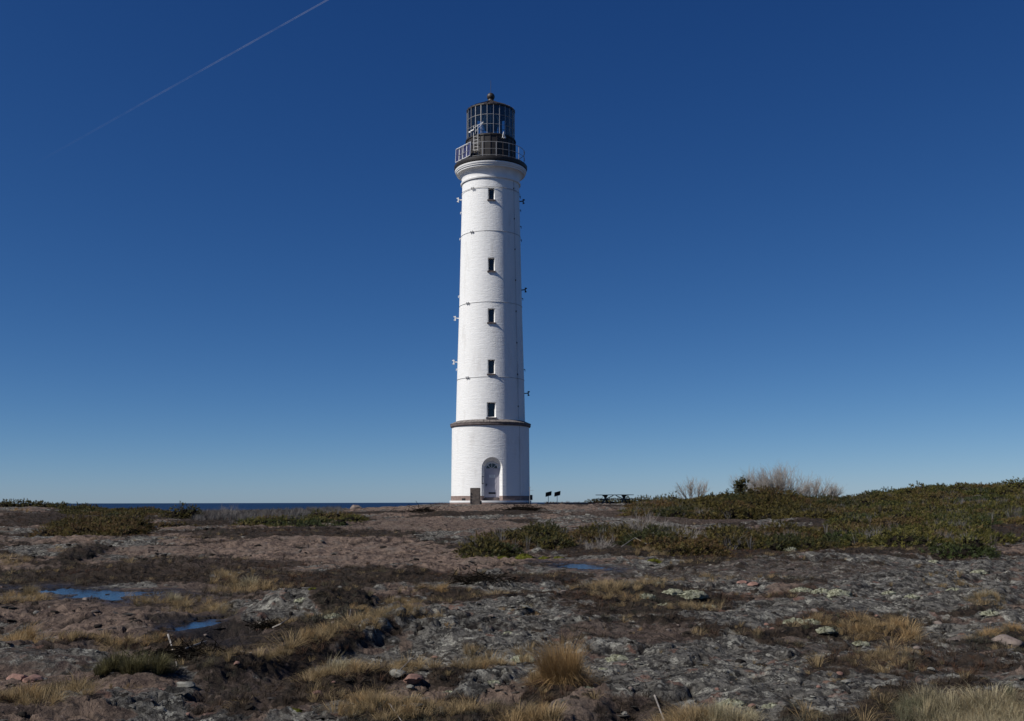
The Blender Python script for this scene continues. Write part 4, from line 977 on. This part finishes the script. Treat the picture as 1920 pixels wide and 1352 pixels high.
# heath twigs, heather, grass
TH_ = [blades(26, 1, .75, .1, .03, 200 + k) for k in range(4)]
TG = [blades(70, 1, sp_w, dr, .019, 300 + k, ln) for k, (sp_w, dr, ln) in enumerate(((.7, .4, (0, 0)), (1.1, .8, (.3, 0)), (1.5, 1.0, (-.2, .2)), (.9, .6, (.5, -.2)), (1.3, .9, (0, -.4)), (.5, .2, (.1, .1)), (1.9, 1.15, (.2, .3))))]
def scatter_tufts(name, label, pts, mat, protos_, seed, cat='grass', kind='stuff'):
    """pts: array x, y, height, width factor, clump tint"""
    pts = np.array(pts); r = np.random.default_rng(seed); z = terrain(pts[:, 0], pts[:, 1]); acc = Acc(); w = r.integers(0, len(protos_), len(pts))
    for q, (pv, pt, pr) in enumerate(protos_):
        m = w == q
        if not m.any(): continue
        n = m.sum(); nm = np.tile([0, 0, 1.], (n, 1)) + np.stack([r.normal(0, .15, n), r.normal(0, .15, n), np.zeros(n)], 1)
        Rm = rot_from(nm, r.uniform(0, 6.28, n)); s = np.stack([pts[m, 2] * pts[m, 3], pts[m, 2] * pts[m, 3], pts[m, 2]], 1)
        V, T = rep(pv, pt, np.stack([pts[m, 0], pts[m, 1], z[m]], 1), Rm, s)
        acc.add(V, T, np.clip(np.tile(pr, n) * .7 + np.repeat(r.uniform(0, .3, n), len(pv)), 0, 1), np.repeat(pts[m, 4], len(pv)))
    o = acc.build(name, mat); tag(o, label, cat, kind=kind); return o
r_ = np.random.default_rng(91)
# heather over the peat, near field: sampled evenly in plan
def rand_ground(n, y0, y1, seed):
    r = np.random.default_rng(seed); y = y0 * (y1 / y0) ** r.uniform(0, 1, n); x = r.uniform(-.56, .56, n) * y; return x, y
x, y = rand_ground(80000, 7.0, 60, 92)
_, so, gr, pk, we, ck = terrain(x, y, True)
u, v = project(x, y, base_z(x, y))
keep = (so > .45) & (we < .5) & (r_.random(len(x)) < .6 * so) & (np.hypot(x - TX, y - TD) > 6) & ~((u > 850) & (u < 1870) & (v < 1040) & (y > 28))
x, y = x[keep], y[keep]; n = len(x)
scatter_tufts('heather', 'dark brown winter heather and moss over the peat between the slabs',
    np.stack([x, y, r_.uniform(.025, .085, n) * np.interp(y, [8, 30, 60], [1, 1.6, 2.2]), r_.uniform(1.1, 2.0, n), np.clip(.5 + 1.4 * pn(x * .5, y * .5, 5) + r_.normal(0, .15, n), 0, 1)], 1), M['heather'], TH_, 93, 'heather')
print('heather', n)
# grey heath twigs on the left
x = r_.uniform(-22, -9.5, 3000); y = r_.uniform(46, 80, 3000); u, v = project(x, y, base_z(x, y))
k = (u > 362) & (u < 640) & (pn(x * .3, y * .3, 8) > -.25); x, y = x[k], y[k]; n = len(x)
scatter_tufts('heath_twigs', 'grey bare heath twigs on the left slope before the sea', np.stack([x, y, r_.uniform(.24, .50, n), r_.uniform(.6, 1.0, n), r_.uniform(0, 1, n)], 1), M['greyheath'], TH_, 94, 'heath')
x = r_.uniform(-2, 36, 9000); y = r_.uniform(28, 76, 9000); u, v = project(x, y, base_z(x, y)); k = np.zeros(len(x), bool)
for PP in (PA, PB, PC): k |= inpoly(x, y, [((p[0] - CX) / F * p[2] * cp, p[2]) if len(p) == 3 else ground_at(*p) for p in PP])
k &= (pn(x * .5, y * .5, 13) > .02); x, y = x[k], y[k]; n = len(x); print('twigs in scrub', n)
scatter_tufts('heath_twigs', 'bare grey brown twigs sticking up through the juniper mats', np.stack([x, y, r_.uniform(.30, .62, n), r_.uniform(.5, .9, n), r_.uniform(.3, 1, n)], 1), M['greyheath'], TH_, 99, 'heath')
x = np.concatenate([r_.uniform(2.8, 8.0, 260), r_.uniform(-4.9, -3.6, 60)+(-1.9)]); y = np.concatenate([r_.uniform(86, 92, 260), r_.uniform(84, 90, 60)]); n = len(x)
scatter_tufts('heath_twigs', 'low brown heath on the skyline right behind the lighthouse', np.stack([x, y, r_.uniform(.14, .30, n), r_.uniform(.9, 1.4, n), r_.uniform(.3, 1, n)], 1), M['heather'], TH_, 95, 'heath')

# dry grass: strokes in plan (centre, half sizes, angle, tufts, height, tint)
GR = [
 (450, 1098, 62, 9, 0, 46, .20, .5), (430, 1078, 55, 6, 0, 24, .17, .6), (520, 1094, 40, 5, 0, 16, .14, .6), (330, 1132, 90, 9, 2, 70, .14, .5), (400, 1142, 40, 7, 12, 30, .15, .3),
 (45, 1125, 60, 8, 0, 40, .16, .7), (20, 1052, 30, 9, 0, 26, .22, .5), (120, 1032, 20, 6, 0, 12, .2, .5), (60, 1200, 110, 10, 0, 60, .15, .75), (195, 1202, 60, 7, 0, 32, .12, .6), (285, 1198, 25, 5, 0, 12, .12, .8),
 (60, 1340, 120, 22, 0, 90, .15, .5), (230, 1300, 30, 8, 0, 14, .13, .7), (600, 1212, 110, 11, -14, 90, .17, .5), (490, 1240, 80, 8, -8, 46, .12, .3), (560, 1176, 80, 9, -2, 40, .10, .55),
 (680, 1200, 70, 10, -8, 44, .12, .4), (775, 1182, 62, 10, -4, 60, .12, .55), (755, 1140, 36, 7, 0, 36, .14, .3), (700, 1162, 50, 6, 0, 22, .10, .8), (640, 1284, 90, 13, -10, 70, .14, .5), (760, 1272, 90, 10, -4, 48, .13, .6),
 (800, 1330, 150, 20, 0, 110, .13, .5), (700, 1345, 80, 14, 0, 44, .14, .7), (930, 1240, 95, 15, -18, 70, .14, .5), (880, 1225, 40, 8, 0, 20, .14, .3), (1060, 1282, 75, 16, 0, 44, .14, .5), (1000, 1350, 60, 16, 0, 40, .16, .7),
 (1160, 1128, 90, 13, 0, 90, .15, .6), (1290, 1148, 60, 9, 0, 40, .13, .5), (930, 1116, 60, 7, 0, 44, .13, .6), (822, 1112, 14, 5, 0, 10, .14, .9), (980, 1162, 50, 7, 0, 16, .08, .9), (1290, 1085, 110, 8, 0, 40, .15, .4),
 (1640, 1172, 70, 13, 0, 90, .17, .75), (1540, 1168, 30, 9, 0, 22, .13, .6), (1850, 1190, 60, 9, 0, 34, .12, .9), (1845, 1135, 45, 6, 0, 26, .14, .4), (1785, 1088, 60, 6, 0, 30, .16, .4),
 (1660, 1246, 80, 10, 0, 50, .10, .4), (1300, 1352, 75, 12, 0, 60, .18, .6), (1220, 1046, 40, 4, 0, 20, .2, .4), (40, 956, 60, 2, 0, 12, .3, .8), (250, 1118, 14, 4, 0, 6, .12, .6), (1430, 1085, 60, 5, 0, 20, .13, .8),
 (860, 1196, 50, 7, 0, 14, .07, .9), (1150, 1180, 80, 8, 0, 10, .06, .9), (1480, 1260, 160, 40, 0, 40, .05, .4), (1330, 1250, 180, 40, 0, 40, .05, .4), (300, 1010, 140, 8, 0, 24, .12, .4), (780, 1105, 60, 8, 0, 20, .12, .4),
 (1350, 1052, 160, 5, 0, 30, .14, .4)]
pts = []
for (cu, cv, ru, rv, an, n, h, tn) in GR:
    for _ in range(int(n * .8)):
        a = r_.uniform(0, 6.28); t = r_.uniform(0, 1) ** .65; du = ru * t * math.cos(a); dv = rv * t * math.sin(a); aa = R(an)
        u = cu + du * math.cos(aa) - dv * math.sin(aa); v = cv + du * math.sin(aa) + dv * math.cos(aa)
        x, y = ground_at(u, v); pts.append((x, y, h * .84 * r_.uniform(.4, 1.5), r_.uniform(.75, 1.35), np.clip(tn + r_.normal(0, .2), 0, 1)))
# sparse wisps anywhere on peat
xx, yy = rand_ground(2600, 7, 45, 96); _, so, *_r = terrain(xx, yy, True)
for i in np.nonzero((so > .5) & (_r[2] < .4))[0][:900]: pts.append((xx[i], yy[i], r_.uniform(.05, .15), r_.uniform(.8, 1.4), r_.uniform(0, .8)))
scatter_tufts('dry_grass', 'short straw coloured dry grass along the hollows and banks', pts, M['grass'], TG, 97)
pts = []
for (cu, cv, ru, rv, an, n, h, tn) in [(1850, 1368, 130, 30, -8, 230, .24, .5), (1730, 1352, 50, 14, 0, 40, .18, .1), (1560, 1175, 60, 10, 0, 20, .10, .2), (1370, 1358, 40, 10, 0, 40, .22, .5)]:
    for _ in range(n):
        u = cu + r_.uniform(-ru, ru); v = cv + r_.uniform(-rv, rv); x, y = ground_at(u, v); pts.append((x, y, h * r_.uniform(.5, 1.15), r_.uniform(.5, .9), np.clip(tn + r_.normal(0, .2), 0, 1)))
scatter_tufts('dry_grass', 'taller pale dry grass in the bottom right corner', pts, M['pale'], TG, 98)

# crust, chips and cushions of moss lying loose on the rock
def chip(seed):
    r = np.random.default_rng(seed); n = 9; a = np.arange(n) * 2 * np.pi / n; q = r.uniform(.45, 1.5, n); q2 = q * r.uniform(.5, .8, n)
    P = [(math.cos(a[k]) * q[k], math.sin(a[k]) * q[k] * .8, -.25) for k in range(n)] + [(math.cos(a[k]) * q2[k], math.sin(a[k]) * q2[k] * .8, r.uniform(.3, .6)) for k in range(n)] + [(0, 0, r.uniform(.4, .7))]
    T = []
    for k in range(n): k2 = (k + 1) % n; T += [(k, k2, n + k2), (k, n + k2, n + k), (n + k, n + k2, 2 * n)]
    return np.array(P), np.array(T)
CH = [chip(k) for k in range(6)]
def mat_chip():
    t = NT('crust_and_chips'); r = t.attr('rnd'); rp_ = t.n('ValToRGB'); rp_.color_ramp.interpolation = 'CONSTANT'; e = rp_.color_ramp.elements
    e[0].position = 0; e[0].color = (.016, .013, .011, 1); e[1].position = .36; e[1].color = (.045, .040, .036, 1)
    for p, c_ in ((.52, (.095, .090, .080)), (.72, (.16, .155, .138)), (.87, (.27, .265, .225)), (.955, (.17, .11, .085))): q = e.new(p); q.color = (*c_, 1)
    t.put(rp_.inputs[0], r); n = t.noise(t.co(), 30, 4, .7); col = t.mix(t.rng(n, .4, .65), t.mix(.6, rp_.outputs[0], (.02, .018, .016)), rp_.outputs[0])
    return t.end(t.bsdf(col, .95, t.bump(n, .8, .02), .1))
x, y = rand_ground(9000, 7.0, 42, 120); hh, so, gr, pk, we, ck = terrain(x, y, True); u, v = project(x, y, base_z(x, y))
pat = fbm(x * .9, y * .9, 3, 77)
k = (we < .35) & (r_.random(len(x)) < np.clip(.75 + 1.6 * pat - .35 * so, .04, 1)) & ~((u > 850) & (u < 1870) & (v < 1046) & (y > 26)); x, y, hh, so, gr, pk = [q[k] for q in (x, y, hh, so, gr, pk)]; n = len(x)
rn = r_.uniform(.2, 1, n); rn = np.where((gr < .5) & (rn > .8), rn * .6, rn); rn = np.where((so > .5), rn * .62, rn)
sz = (.016 + .045 * r_.random(n) ** 3.0 * 1.3) * np.interp(y, [8, 14, 40], [.85, 1.15, 2.0]); acc = Acc(); w = r_.integers(0, 6, n)
for q in range(6):
    m = w == q; nm = np.stack([r_.normal(0, .18, m.sum()), r_.normal(0, .18, m.sum()), np.ones(m.sum())], 1)
    V, T = rep(CH[q][0], CH[q][1], np.stack([x[m], y[m], hh[m] - .002], 1), rot_from(nm, r_.uniform(0, 6.28, m.sum())), np.stack([sz[m], sz[m], sz[m] * np.where(rn[m] < .36, r_.uniform(.3, .8, m.sum()), r_.uniform(.06, .28, m.sum()))], 1))
    P = len(CH[q][0]); acc.add(V, T, np.repeat(rn[m], P), np.zeros(len(V)))
o = acc.build('lichen_crust', mat_chip()); tag(o, 'lichen crust, moss tufts and stone chips strewn over the bare rock', 'lichen', kind='stuff'); print('chips', n)

# single big tufts
def tuft(label, u, v, h, n, spread, droop, seed, mat='grass', tint=.5, lean=(0, 0), base=.35):
    x, y, z = on(u, v)
    r = np.random.default_rng(seed * 7); Vs = []; Ts = []; Rs = []; m = 0; k = 7 if n > 1000 else 4
    for q in range(k):
        a = r.uniform(0, 6.28); of = h * spread * .55 * r.uniform(.2, 1) * (q > 0); hq = h * (1 if q == 0 else r.uniform(.45, .9)); ln = (lean[0] + r.normal(0, .14), lean[1] + r.normal(0, .14))
        for (P_, T_, rr2) in (blades(n // k, hq, hq * spread * 1.1, droop * r.uniform(.6, 1.6), .0036, seed * 10 + q, ln, base), blades(n // k // 3, hq * .5, h * spread * 1.7, 1.05, .0045, seed * 10 + q + 50)):
            Vs.append(P_ + np.array([math.cos(a) * of, math.sin(a) * of * .7, 0])); Ts.append(T_ + m); Rs.append(rr2); m += len(P_)
    V = np.vstack(Vs); T = np.vstack(Ts); rn = np.concatenate(Rs)
    o = tri_mesh('grass_tuft', V, T, M[mat], None, dict(rnd=rn, clump=np.full(len(V), tint)), (x, y, z)); tag(o, label, 'grass tuft', 'big dry grass tufts')
tuft('tallest golden grass tuft standing in the near foreground right of centre', 1052, 1290, .56, 4200, .40, .35, 1, tint=.92, base=.55)
tuft('small upright golden tuft near the bottom edge left of the tallest tuft', 878, 1328, .26, 420, .45, .3, 3, tint=.75)
tuft('fountain shaped pale tuft on the bank below the long peat ridge', 622, 1290, .24, 420, .6, .5, 5, 'pale', .4, (.2, 0))
tuft('golden tuft crowning the middle of the long peat ridge', 585, 1206, .26, 520, .8, .5, 7, tint=.75)
tuft('golden tuft at the right end of the peat ridge', 745, 1178, .22, 360, .8, .6, 9, tint=.6)
tuft('upright tuft at the left edge beyond the gravel', 50, 1196, .32, 420, .5, .3, 11, tint=.85)
tuft('pale drooping tuft left of the rounded slab, nearer the pool', 322, 1128, .28, 380, .6, .5, 13, 'pale', .6)
tuft('pale leaning tuft behind the rounded slab, right one of the pair', 468, 1094, .34, 380, .6, .5, 15, 'pale', .6, (-.2, 0))
tuft('pale tuft behind the rounded slab, left one of the pair', 420, 1088, .30, 340, .6, .5, 17, 'grass', .5)
tuft('brown tuft standing at the left end of the big pool', 52, 1120, .34, 520, .6, .4, 19, tint=.2)
tuft('small orange tuft alone on dark rock behind the middle slab', 823, 1114, .18, 180, .5, .3, 21, tint=.95)
tuft('feathery pale tuft on the grey rock at the centre foreground', 985, 1152, .16, 160, .7, .4, 23, 'pale', .6)
tuft('golden tuft by the bottom edge under the tallest tuft', 1000, 1348, .22, 300, .6, .4, 25, tint=.8)
tuft('pale dense tuft among lichen on the right side', 1850, 1130, .22, 420, .9, .6, 27, 'pale', .4)
tuft('orange brown tuft at the right edge in the lower rocks', 1895, 1190, .2, 300, .8, .5, 29, tint=.98)
# green young shrub at lower left
o = empty('young_juniper', on(250, 1272)); acc = Acc()
for i in range(26):
    a = r_.uniform(0, 6.28); q = .34 * r_.uniform(0, 1) ** .5; P_ = blades(130, (.09 + .22 * (1 - (q / .34) ** 2)) * r_.uniform(.8, 1.15), .14, .5, .005, 900 + i); dx, dy = math.cos(a) * q, math.sin(a) * q * .7
    acc.add(P_[0] + np.array([dx, dy, 0]), P_[1], P_[2], np.full(len(P_[0]), .2))
acc.build('foliage', M['olive'], o); tag(o, 'bushy green young shrub on the peat in the lower left', 'bush')

# lichen cushions and moss
def cushion(u, v, s, label, mat='lichen', name='lichen_cushion', seed=0, group=None):
    x, y, z = on(u, v); r = np.random.default_rng(seed); b = MB(); n = 28; m = 9; vs = []
    for i in range(m + 1):
        t = i / m * math.pi / 2
        for k in range(n):
            a = 2 * math.pi * k / n; q = 1 + .55 * float(pn(math.cos(a) * 1.6 + seed, math.sin(a) * 1.6 + t)) + .35 * float(pn(math.cos(a) * 5 + seed, math.sin(a) * 5 + t * 4, 2))
            vs.append((s * q * math.cos(t) * math.cos(a) * 1.1, s * q * math.cos(t) * math.sin(a) * .8, -.02 + s * .50 * math.sin(t) * (q + .25 * float(pn(math.cos(a) * math.cos(t) * 6 + seed, math.sin(a) * math.cos(t) * 6, 5)))))
    f = [(i * n + k, i * n + (k + 1) % n, (i + 1) * n + (k + 1) % n, (i + 1) * n + k) for i in range(m) for k in range(n)]
    b.add(vs, f); o = b.build(name, M[mat], None, 60, (x, y, z)); tag(o, label, 'lichen' if mat == 'lichen' else 'moss', group)
g1 = 'pale lichen cushions beside the central grass'
CU = [(1212, 1134, .13, 'a'), (1262, 1130, .16, 'a'), (1245, 1146, .14, 'a'), (1295, 1130, .20, 'a'), (1325, 1140, .14, 'a'), (1230, 1122, .10, 'a'),
      (1505, 1118, .17, 'b'), (1540, 1122, .13, 'b'), (1570, 1124, .20, 'b'), (1548, 1132, .14, 'b'), (1492, 1164, .18, 'c'), (1520, 1172, .16, 'c'), (1545, 1180, .12, 'c'),
      (1155, 1220, .12, 'd'), (1192, 1225, .05, 'd'), (1130, 1238, .05, 'd'), (980, 1224, .12, 'e'), (955, 1194, .08, 'e'), (1098, 1302, .10, 'f'), (1090, 1262, .06, 'f'), (1178, 1350, .12, 'g'), (1130, 1352, .13, 'g'), (1100, 1348, .08, 'g'),
      (1370, 1330, .12, 'h'), (1410, 1348, .05, 'h'), (1445, 1340, .08, 'h'), (620, 1178, .13, 'i'), (585, 1168, .10, 'i'), (565, 1156, .10, 'i'), (500, 1178, .0, 'i'),
      (925, 1290, .07, 'j'), (840, 1293, .06, 'j'), (1790, 1115, .12, 'k'), (1710, 1128, .12, 'k'), (1835, 1078, .14, 'k'), (1900, 1108, .10, 'k'), (1665, 1124, .10, 'k'), (515, 980, .34, 'l'), (640, 978, .2, 'l'), (1650, 1030, .2, 'm'), (1480, 1030, .2, 'm'), (1860, 1150, .12, 'k'), (1610, 1184, .1, 'c'), (1750, 1060, .1, 'k')]
CL = dict(a='pale green lichen cushion clustered right of the central dry grass', b='pale lichen cushion around the brown stone on the right', c='pale lichen cushion at the left end of the right golden grass',
          d='frilly pale lichen cushion on dark rock right of the tallest tuft', e='grey green lichen cushion left of the tallest tuft', f='lichen cushion at the right foot of the tallest tuft', g='lichen cushion in the row along the bottom edge right of centre',
          h='pale lichen cushion by the bottom edge next to the upright grass', i='soft green lichen cushion on the peat below the rounded slab', j='lichen clump under the grey ledge in the foreground', k='pale lichen cushion scattered over the grey rock at the right',
          l='pale lichen patch by the thin juniper strip on the left heath', m='pale lichen at the lower edge of the juniper slope')
for q, (u, v, s, k) in enumerate(CU):
    if s > 0: cushion(u, v, s, CL[k], seed=q + 3, group='lichen cushions ' + k.replace(k, dict(a='right of the central grass', b='round the brown stone', c='by the right golden grass', d='right of the tallest tuft', e='left of the tallest tuft', f='at the foot of the tallest tuft', g='along the bottom edge', h='by the upright bottom grass', i='below the rounded slab', j='under the grey ledge', k='over the right rock', l='on the left heath', m='below the juniper slope')[k]))
for q, (u, v, s) in enumerate([(942, 1044, .14), (985, 1045, .20), (1020, 1046, .14), (1228, 1052, .16), (1046, 1046, .12), (548, 1341, .07), (665, 1262, .09), (690, 1268, .08), (528, 1316, .0), (585, 1147, .07)]):
    if s: cushion(u, v, s, ['bright yellow green moss cushion along the lower edge of the front juniper mat', 'olive moss cushion in the foreground left of centre'][v > 1100], 'moss', 'moss_cushion', 200 + q, ['moss below the juniper mat', 'moss in the left foreground'][v > 1100])

# dead sticks
def stick(pts, r0, label, name='dead_branch'):
    b = MB(); P3 = []
    for (u, v, dz) in pts: x, y, z = on(u, v); P3.append((x, y, z + dz))
    o = Vector(P3[0]); b.tube([Vector(p) - o for p in P3], [r0 * (1 - .6 * i / (len(P3) - 1)) for i in range(len(P3))], 6); tag(b.build(name, M['stick'], None, 40, tuple(o)), label, 'branch')
stick([(735, 1288, .03), (770, 1272, .08), (800, 1256, .06), (830, 1240, .03)], .007, 'long thin pale stick slanting over the grass left of centre')
stick([(1226, 1308, .02), (1245, 1330, .04), (1262, 1350, .02)], .008, 'curved pale stick near the bottom edge right of centre')
stick([(700, 1325, .04), (730, 1344, .03), (760, 1362, .02)], .006, 'pale stick in the grass at the bottom left of centre')
stick([(312, 1232, .22), (318, 1240, .12), (326, 1252, .05), (330, 1262, .02)], .010, 'forked grey driftwood upright on the black debris')
stick([(345, 1248, .10), (365, 1244, .10), (385, 1238, .10)], .010, 'pale broken branch on the black debris at the left')
stick([(300, 1245, .12), (318, 1250, .10), (335, 1255, .06)], .008, 'short grey branch end left of the pale broken branch')
stick([(510, 1186, .03), (525, 1190, .06), (540, 1182, .08)], .010, 'hooked white branch at the edge of the dark hollow')
stick([(440, 1226, .04), (455, 1240, .06), (470, 1250, .02)], .006, 'thin stick hanging off the left peat bank')
stick([(650, 1200, .04), (652, 1190, .14), (656, 1184, .22)], .007, 'grey upright twig on the peat ridge')
stick([(1560, 1012, .05), (1600, 1013, .12), (1640, 1012, .05)], .03, 'pale bleached trunk lying in the juniper on the right')
stick([(1165, 1036, .08), (1190, 1033, .22), (1215, 1035, .1)], .012, 'pale dead branch on the front of the juniper mat')
def heap(u, v, n, s, label, seed, th=.006):
    r = np.random.default_rng(seed); x, y, z = on(u, v); b = MB()
    for _ in range(n):
        c = Vector((r.normal(0, s), r.normal(0, s * .5), abs(r.normal(0, s * .18)))); d = Vector((r.normal(), r.normal() * .6, r.normal() * .3)).normalized() * r.uniform(.4, 1) * s; mdl = c + Vector((0, 0, r.uniform(.0, .2) * s))
        b.tube([c - d, mdl, c + d], [th, th * .8, th * .4], 4)
    tag(b.build('brushwood_heap', M['bark'], None, 0, (x, y, z)), label, 'brushwood')
heap(350, 1250, 300, .19, 'heap of black seaweed like brushwood in the lower left', 1, .005)
heap(515, 1180, 140, .14, 'dark twig tangle on the rim of the hollow', 2, .006)
heap(790, 961, 120, .55, 'dark brushwood strewn on the rock left in front of the lighthouse', 3, .012)
heap(980, 961, 140, .5, 'dark branch pile on the rock right in front of the lighthouse', 4, .013)
heap(900, 1098, 90, .3, 'dark brushwood on the heather at mid distance', 5, .008)

# ------------------------------------------------------------------ contrail, ten kilometres up
def sky_pt(u, v, dist):
    d = Vector(((u - CX) / F, cp - (CY - v) / F * sp_, sp_ + (CY - v) / F * cp)).normalized(); return d * dist
A = sky_pt(30, 325, 36000); B = sky_pt(700, -48, 22000)
b = MB(); pts = [A.lerp(B, k / 60) for k in range(61)]
b.tube(pts, [34 - 17 * k / 60 for k in range(61)], 12); ct = b.build('contrail', M['contrail'], None, 60)
tag(ct, 'thin white aircraft vapour trail slanting across the upper left sky', 'contrail')
print('done')
